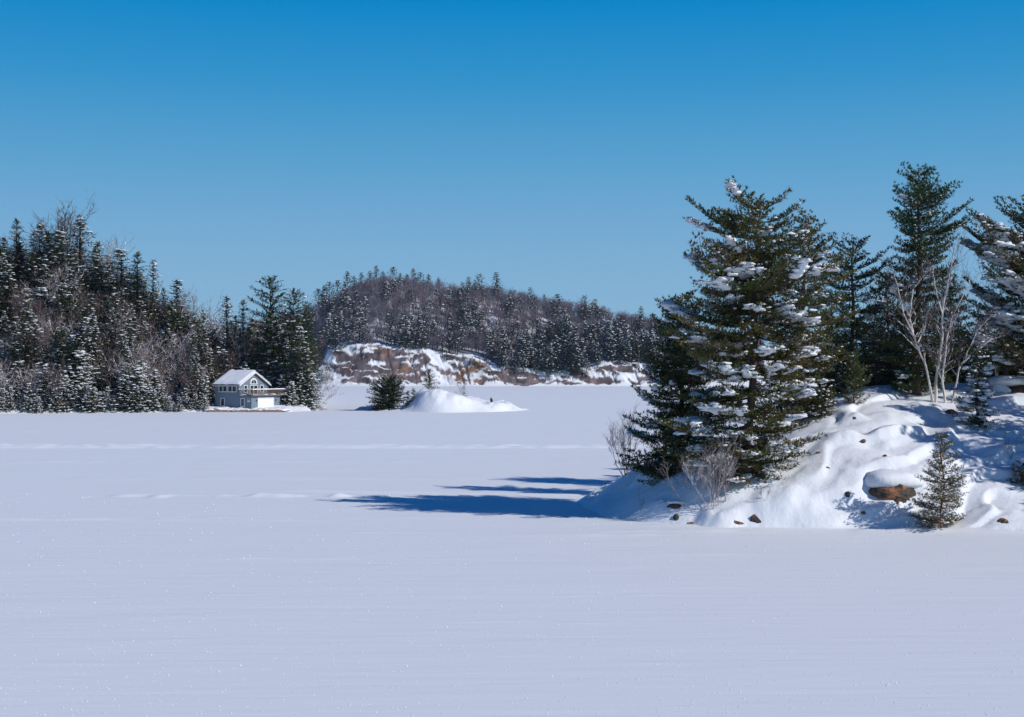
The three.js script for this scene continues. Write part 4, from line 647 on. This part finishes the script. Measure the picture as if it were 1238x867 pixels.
{
  const R = rng(77), H = (px, py, d) => heightAt(py, d) - leftHeight(xAt(px, d), d);
  // the trees that make the skyline: photo column, top row, distance
  for (const [key, px, py, d, w] of [['bare0', 50, 226, 290, 1], ['bare2', 75, 240, 292, 0.9], ['spruce0', 20, 262, 282, 0.8], ['spruce2', 97, 258, 284, 1.1], ['spruce4', 72, 275, 276, 1.1], ['spruce1', 48, 268, 278, .9], ['spruce3', 118, 290, 280, 1], ['bare3', 128, 278, 288, 0.7], ['spruce4', 146, 297, 278, 1.2], ['spruce0', 166, 302, 276, 0.9], ['spruce2', 185, 312, 274, 0.7], ['spruce1', 214, 335, 276, 1.1], ['bare1', 232, 340, 278, 0.9], ['bare4', 256, 345, 276, 0.9], ['bare0', 200, 335, 280, 0.8], ['spruce3', 274, 354, 272, 0.8], ['spruce0', 294, 360, 268, 0.8], ['pine0', 327, 332, 262, 0.92], ['pine1', 355, 346, 268, 0.8], ['pine2', 370, 362, 275, 0.6], ['spruce1', 5, 285, 280, 1], ['bare2', -8, 275, 285, 1]]) put(key, px, d, H(px, py, d), leftHeight, R() * 6, key[0] === 's' ? w * 1.65 : w * 1.15, ...({ pine0: ['tallest layered pine rising right behind the boathouse roof'], pine1: ['slightly shorter layered pine next to the tallest one behind the boathouse'], pine2: ['slim layered pine at the end of the wooded point'] }[key] ?? [key[0] === 's' ? 'dark spruce standing up from the skyline of the wooded shore' : 'leafless tree standing up from the skyline of the wooded shore', key[0] === 's' ? 'skyline spruces of the wooded shore' : 'skyline bare trees of the wooded shore']));
  // the wood below them
  let count = 0;
  for (let k = 0; k < 1600 && count < 330; k++) {
    const px = -25 + 410 * R(), row = pow(R(), 1.25), s = curve(SHORE_L, px), d = s + 2.2 + row * 54; if (px > 372 && d > 262) continue;
    const nearHouse = px > 252 && px < 345 && d < 258; if (nearHouse) continue;
    const r = R(); let key, h;
    if (row < 0.12) { if (r < 0.72) { key = 'fir' + floor(R() * 4); h = 4 + 4 * R(); } else if (r < 0.82) { key = 'spruce' + floor(R() * 5); h = 7 + 5 * R(); } else { key = 'bare' + floor(R() * 5); h = 6 + 5 * R(); } }
    else { if (r < 0.12) { key = 'pine' + floor(R() * 3); h = 10 + 5 * R(); } else if (r < 0.42) { key = 'spruce' + floor(R() * 5); h = 10 + 6 * R(); } else if (r < 0.56) { key = 'fir' + floor(R() * 4); h = 7 + 4 * R(); } else { key = 'bare' + floor(R() * 5); h = 8 + 6 * R(); } }
    const lim = H(px, curve(SKY_L, px) + 8, d); if (lim < 3) continue; h = min(h, lim * (0.82 + 0.18 * R()));
    const zone = px > 250 ? 'behind the boathouse' : row < 0.12 ? 'at the waterline of the wooded shore' : row < 0.55 ? 'on the lower wooded slope' : 'high on the wooded slope', kind = key[0] === 's' ? 'dark narrow spruce with snow specks' : key[0] === 'f' ? 'broad evergreen heavy with snow' : key[0] === 'p' ? 'rounded layered pine' : 'leafless grey brown tree with snow lined limbs';
    put(key, px, d, h, leftHeight, R() * 6.28, key[0] === 'b' ? 0.9 + 0.4 * R() : 1.1 + 0.45 * R(), kind + ' ' + zone, (key[0] === 'p' ? 'pines on the wooded shore' : BASE[key][1]) + ', ' + zone); count++;
  }
  for (let px = -20; px < 250; px += 7 + 5 * R()) { const d = curve(SHORE_L, px) + 0.9 + 2 * R(); put('fir' + floor(R() * 4), px, d, 2.2 + 3.2 * R(), leftHeight, R() * 6.28, 1 + 0.5 * R(), 'broad evergreen heavy with snow at the waterline of the wooded shore', FIR_GROUP + ', at the waterline of the wooded shore'); }
  // right end of the point, beside and behind the boathouse
  for (const [key, px, d, h, w] of [['fir0', 342, 252, 6, 1.1], ['fir2', 352, 250, 5, 1.2], ['fir1', 362, 252, 6.5, 1], ['fir3', 371, 253, 4, 1], ['bare1', 366, 254, 6, .8], ['fir1', 248, 246, 6, 1.1], ['fir3', 240, 247, 7, 1], ['spruce1', 253, 254, 10, 1], ['spruce4', 270, 262, 12, 1], ['spruce0', 283, 263, 13, 1.1], ['spruce3', 300, 264, 13, 1.1], ['spruce2', 312, 264, 12, 1.2], ['bare2', 268, 260, 10, 1], ['bare4', 318, 262, 9, 1], ['fir0', 335, 260, 8, 1.2], ['spruce2', 346, 262, 13, 1.1], ['spruce4', 360, 264, 11, 1], ['fir2', 330, 264, 8, 1.2], ['fir1', 374, 262, 5, 1]]) put(key, px, d, h, leftHeight, R() * 6, w);
  bare(place(thing('red_shrub', 'rust red dried shrub at the foot of the wooded shore', 'shrub'), 72, curve(SHORE_L, 72) + 1.5, leftHeight), { seed: 611, depth: 3, wander: 0.5, rise: 0.1, spread: 0.9, kids: [4, 3, 3], fine: 0.02, minTwig: 0.015, twigs: 3, twigCol: [0.34, 0.13, 0.1], stems: [{ p: [0, -0.2, 0], d: [-0.3, 1, 0], len: 0.8, rad: 0.03 }, { p: [0, -0.2, 0], d: [0.4, 1, 0], len: 0.8, rad: 0.03 }, { p: [0, -0.2, 0], d: [0.8, 0.8, 0.3], len: 0.7, rad: 0.03 }] });
}
console.log('shore done');
// ------------------------------------------------------------------ trees of the small islet in the bay
{
  const G = [[0.079, 0.094, 0.038], [0.105, 0.113, 0.042]];
  shoreConifer(place(thing('round_pine', 'round bushy pine on the flat end of the bay islet', 'pine tree'), 468, 251, midHeight), { seed: 701, height: topOf(468, 462, 251, midHeight), clear: 0.0, reach: (s) => curve([[0, 3.0], [0.3, 3.7], [0.6, 3.6], [0.85, 3.0], [1, 1.6]], s), whorl: 15, whorlStep: 0.28, elev: [-0.1, 0.9], sag: 0.05, step: 0.32, blades: 14, len: 0.55, wid: 0.16, snow: 0.03, snowSize: 0.22, green: G });
  shoreConifer(place(thing('bay_spruce', 'slender little spruce touching the round pine of the bay islet', 'spruce'), 500, 247, midHeight), { seed: 703, height: topOf(500, 469, 247, midHeight), clear: 0.0, reach: (s) => 1.0 * (1 - s) + 0.15, whorl: 6, whorlStep: 0.3, elev: [-0.1, 0.6], step: 0.26, blades: 8, len: 0.38, wid: 0.11, snow: 0.05, snowSize: 0.14, green: [[0.140, 0.130, 0.058]] });
  shoreConifer(place(thing('bay_spruce', 'shortest spruce between the round pine and the snow mound', 'spruce'), 493, 247.5, midHeight), { seed: 705, height: topOf(493, 473, 247.5, midHeight), clear: 0.0, reach: (s) => 0.9 * (1 - s) + 0.15, whorl: 6, whorlStep: 0.3, elev: [-0.1, 0.6], step: 0.26, blades: 8, len: 0.38, wid: 0.11, snow: 0.08, snowSize: 0.14, green: [[0.140, 0.130, 0.058]] });
  shoreConifer(place(thing('bay_pine', 'olive pine peeking over the crest of the snow mound', 'pine tree'), 519, 259, midHeight), { seed: 707, height: topOf(519, 446, 259, midHeight), clear: 0.0, reach: (s) => curve([[0, 1.7], [0.4, 1.7], [0.8, 1.1], [1, 0.3]], s), whorl: 7, whorlStep: 0.3, elev: [0, 0.8], step: 0.3, blades: 8, len: 0.42, wid: 0.12, snow: 0.02, snowSize: 0.16, green: [[0.140, 0.140, 0.058]] });
  shoreConifer(place(thing('bay_sapling', 'tiny snowy conifer on the slope of the bay mound', 'conifer'), 561, 249, midHeight), { seed: 709, height: 1.9, clear: 0.0, reach: (s) => 1.0 * (1 - s) + 0.1, whorl: 6, whorlStep: 0.22, elev: [0, 0.6], step: 0.25, blades: 5, len: 0.28, wid: 0.055, snow: 0.16, snowSize: 0.12, green: [[0.140, 0.140, 0.077]] });
  bare(place(thing('bay_bare_shrub', 'fine bare twigs standing behind the tiny snowy conifer', 'shrub'), 558, 251, midHeight), { seed: 711, depth: 3, wander: 0.4, rise: 0.1, spread: 0.6, kids: [4, 3, 2], fine: 0.02, minTwig: 0.012, twigs: 3, stems: [{ p: [0, -0.2, 0], d: [0, 1, 0], len: 1.2, rad: 0.03 }, { p: [0, -0.2, 0], d: [-0.6, 1, 0], len: 1.0, rad: 0.03 }] });
  const t = thing('rock', 'dark upright stone in a notch of the bay islet snow', 'rock'), d = 249.5, x = xAt(594, d); t.position.set(x, midHeight(x, d) + 0.3, -d); part('stone', rockAcc({ seed: 721, size: [0.3, 0.65, 0.4], rust: -0.6 }), M.rock, t);
}
scene.fog = new THREE.FogExp2(lin(0.62, 0.76, 0.95), 0.00006);   // thin winter air
// ------------------------------------------------------------------ woods on the far hill
function farConifer(t, o) {
  const R = rng(o.seed), A = new Acc(), S = new Acc(), H = o.height; tube(A, [[0, -2, 0], [0, H, 0]], [0.3, 0.05], 4, () => [0.05, 0.04, 0.035]);
  for (let y = H * o.clear; y < H; y += o.ws) { const s = y / H; let az = R() * 6; for (let b = 0; b < 6; b++) { az += 1.05 + (R() - 0.5); const L = o.reach(s) * (0.6 + 0.6 * R()), el = lerp(-0.2, 0.5, s); const d = [cos(az) * cos(el), sin(el), sin(az) * cos(el)];
    for (let k = 1; k <= 3; k++) for (let j = 0; j < 3; j++) blade(A, add([0, y, 0], d, L * k / 3.4), norm([d[0] + (R() - 0.5) * 1.5, d[1] + (R() - 0.5) * 1.0, d[2] + (R() - 0.5) * 1.5]), 1.4 * (0.7 + 0.6 * R()) * (1 - 0.55 * s * s), 0.45, [0, 1, 0.001], needleCol(R, [[0.034, 0.052, 0.034], [0.044, 0.058, 0.034]][floor(R() * 2)]));
    if (R() < o.snow * 0.8) { const w = 0.3 + 0.4 * R(); blob(S, add([0, y + 0.25, 0], d, L * (0.4 + 0.5 * R())), w * 1.3, w * 0.45, w, -az, 0, R() * 90, 0.5); } } }
  part('crown', A, M.needle, t); part('branch_snow', S, M.treeSnow, t).userData.kind = 'stuff'; return t;
}
const farHF = (x, d) => farHeight(x, d) - 0.3;
{
  const R = rng(99);
  for (let k = 0; k < 6; k++) proto('far' + k, () => farConifer(thing('far_conifer', 'snow flecked conifer in the wood covering the far hill', 'conifer', 'conifers on the far hill'), { seed: 800 + k, height: 15, clear: 0.1, ws: 0.95, snow: [0.12, 0.35, 0.6, 0.2, 0.5, 0.7][k], reach: k % 2 ? (s) => 3.9 * pow(1 - s, 0.75) + 0.4 : (s) => curve([[0, 3.6], [0.4, 4.4], [0.75, 3.3], [1, 1.0]], s) }));
  for (let k = 0; k < 6; k++) protoTop['far' + k] = 15;
  const H = (px, py, d) => heightAt(py, d) - farHF(xAt(px, d), d);
  const RIDGE = 'dark pine standing up from the skyline of the far hill', RG = 'skyline pines of the far hill';
  for (const [px, py] of [[385, 352], [398, 344], [408, 342], [420, 331], [428, 336], [437, 332], [447, 330], [455, 324], [463, 330], [475, 326], [484, 333], [500, 327], [508, 332], [518, 334], [530, 338], [600, 332], [658, 358], [575, 342], [392, 348], [492, 334]]) { const d = 900 + 10 * R(); put('far' + [0, 3, 1, 0][floor(R() * 4)], px, d, clamp(H(px, py - 2, d), 8, 24), farHF, R() * 6, 1.25, RIDGE, RG); }
  const DENS = (px, y) => y < 370 ? 0.35 : y < 400 ? (px < 470 ? 0.6 : px < 560 ? 0.25 : 0.5) : px > 590 ? 0.95 : 0.55;
  let n = 0;
  for (let k = 0; k < 5000 && n < 275; k++) {
    const px = 370 + 470 * R(), d = 752 + 135 * pow(R(), 1.3), x = xAt(px, d), h0 = farHF(x, d), gy = HZ - (h0 - EYE) / d * F, b = curve(BLUFF, px);
    if (px < 602 && h0 < b * 0.93 + 1 && R() > 0.05) continue; if (px > 712 && h0 < b * 0.9 && R() > 0.2) continue;
    if (R() > DENS(px, gy - 14)) continue;
    put('far' + floor(R() * 6), px, d, 11 + 8 * R(), farHF, R() * 6, 0.85 + 0.35 * R(), ...(px > 602 && px < 712 && h0 < 14 ? ['snow flecked conifer down by the ice between the two bluffs', 'conifers between the bluffs'] : px <= 602 && d < 800 ? ['snow flecked conifer just above the long rock bluff', 'conifers above the long bluff'] : px >= 712 && d < 800 ? ['snow flecked conifer just above the low rock bluff', 'conifers above the low bluff'] : [])); n++;
  }
  for (const [px, t, h] of [[604, 6, 9], [611, 4, 11], [618, 9, 12], [626, 5, 9], [633, 3, 12], [641, 8, 14], [648, 4, 10], [655, 6, 12], [663, 3, 9], [669, 7, 13], [676, 4, 11], [683, 8, 12], [690, 3, 13], [697, 5, 14], [704, 4, 12], [709, 3, 10], [571, 5, 6], [580, 4, 7], [556, 6, 6], [590, 4, 5], [540, 9, 6], [725, 9, 7], [748, 4, 4], [772, 8, 6], [430, 12, 5], [408, 8, 6], [395, 5, 8], [389, 4, 9], [500, 14, 6]]) put('far' + floor(R() * 6), px, 748 + t, h, farHF, R() * 6, 0.95, 'snow flecked conifer rooted right at the far shoreline', 'conifers at the far shoreline');
  // the leafless hardwoods read as one brown mass
  const twigs = new Acc(), R2 = rng(123);
  for (let k = 0; k < 230; k++) { const a = R2() * 6.28, r = sqrt(R2()) * 2.2, y = 0.8 + 10.5 * pow(R2(), 0.7) * (1 - 0.2 * r / 2.2), o = [cos(a) * r, y, sin(a) * r], d = norm([cos(a) * 0.8 + (R2() - 0.5) * 1.2, 0.7 + R2() * 0.6, sin(a) * 0.8 + (R2() - 0.5) * 1.2]), g = 0.75 + 0.5 * R2(); blade(twigs, o, d, 0.9 + 1.5 * R2(), 0.075 + 0.05 * R2(), [R2() - 0.5, R2() - 0.5, R2() - 0.5], [g, g, g]); }
  for (let k = 0; k < 9; k++) { const a = R2() * 6.28, g = 1.1; tube(twigs, [[0, 2 + k * 0.5, 0], [cos(a) * 1.2, 6 + k * 0.3, sin(a) * 1.2], [cos(a) * 1.9, 9 + R2() * 2, sin(a) * 1.9]], [0.12, 0.08, 0.03], 3, () => [g, g, g]); }
  for (let k = 0; k < 34; k++) { const a = R2() * 6.28, r = R2() * 2.2; blade(twigs, [cos(a) * r, 4 + 7 * R2(), sin(a) * r], norm([cos(a), 0.3, sin(a)]), 0.9, 0.16, [0, 1, 0.001], [3.8, 4.8, 5]); }
  tube(twigs, [[0, -1.5, 0], [0.1, 5, 0], [0, 10, 0]], [0.2, 0.13, 0.04], 4, () => [1, 1, 1]);
  const list = [];
  for (let k = 0; k < 9000 && list.length < 2600; k++) {
    const px = 300 + 620 * R(), d = 752 + 160 * R(), x = xAt(px, d), h0 = farHF(x, d), b = curve(BLUFF, px);
    if (px < 602 && h0 < b * 0.97 + 2) continue; if (px > 712 && px < 840 && h0 < b * 1.0 + 1) continue; if (h0 < 2) continue;
    list.push([x, h0, -d, (0.6 + 0.4 * R()) * smooth(-0.4, 0.9, (d - 750) / 60 + 0.3), R() * 6.28]);
  }
  const im = new THREE.InstancedMesh(twigs.geo(), M.colored, list.length), m4 = new THREE.Matrix4(), q = new THREE.Quaternion(), up = new THREE.Vector3(0, 1, 0);
  list.forEach(([x, y, z, s, a], k) => { q.setFromAxisAngle(up, a); m4.compose(new THREE.Vector3(x, y, z), q, new THREE.Vector3(s * 1.1, s, s * 1.1)); im.setMatrixAt(k, m4); const t = n2(x * 0.02, z * 0.02, 4) * 0.5 + 0.5, g = 0.8 + 0.4 * R(); im.setColorAt(k, lin(lerp(0.145, 0.185, t) * g, lerp(0.13, 0.14, t) * g, lerp(0.16, 0.155, t) * g)); });
  im.name = 'far_hardwood_forest'; im.userData.kind = 'stuff'; im.userData.label = 'brown leafless hardwood forest covering the far hill'; im.userData.category = 'forest'; scene.add(im);
}
// ------------------------------------------------------------------ glints of frost on the ice, shaped as small snow crumbs
{
  const A = new Acc(); blob(A, [0, 0, 0], 1, 0.7, 1, 0, 0, 3, 0.3); const R = rng(321), list = [];
  for (let k = 0; k < 9000; k++) { const y = 866 - 270 * pow(R(), 1.2), d = F * EYE / (y - HZ), px = -30 + 1300 * R(); list.push([xAt(px, d), d]); }
  const im = new THREE.InstancedMesh(A.geo(), M.treeSnow, list.length), m4 = new THREE.Matrix4(), q = new THREE.Quaternion(), e = new THREE.Euler();
  list.forEach(([x, d], k) => { const s = (0.005 + 0.021 * pow(R(), 4)) * d / 40; e.set(R() * 6, R() * 6, R() * 6); q.setFromEuler(e); m4.compose(new THREE.Vector3(x, lakeHeight(x, d) + s * 0.5, -d), q, new THREE.Vector3(s, s, s)); im.setMatrixAt(k, m4); });
  im.name = 'frost_glint_crumbs'; im.userData.kind = 'stuff'; im.userData.label = 'scattered frost glints on the lake snow shaped as small crumbs'; im.userData.category = 'snow'; scene.add(im);
}
scene.traverse((o) => { if (o.isMesh) { o.castShadow = true; o.receiveShadow = true; } delete o.userData.used; });
let tris = 0; const seen = new Set(); scene.traverse((o) => { if (o.isMesh && !seen.has(o.geometry)) { seen.add(o.geometry); tris += o.geometry.index.count / 3; } }); console.log('unique triangles', tris);
renderer.render(scene, camera);
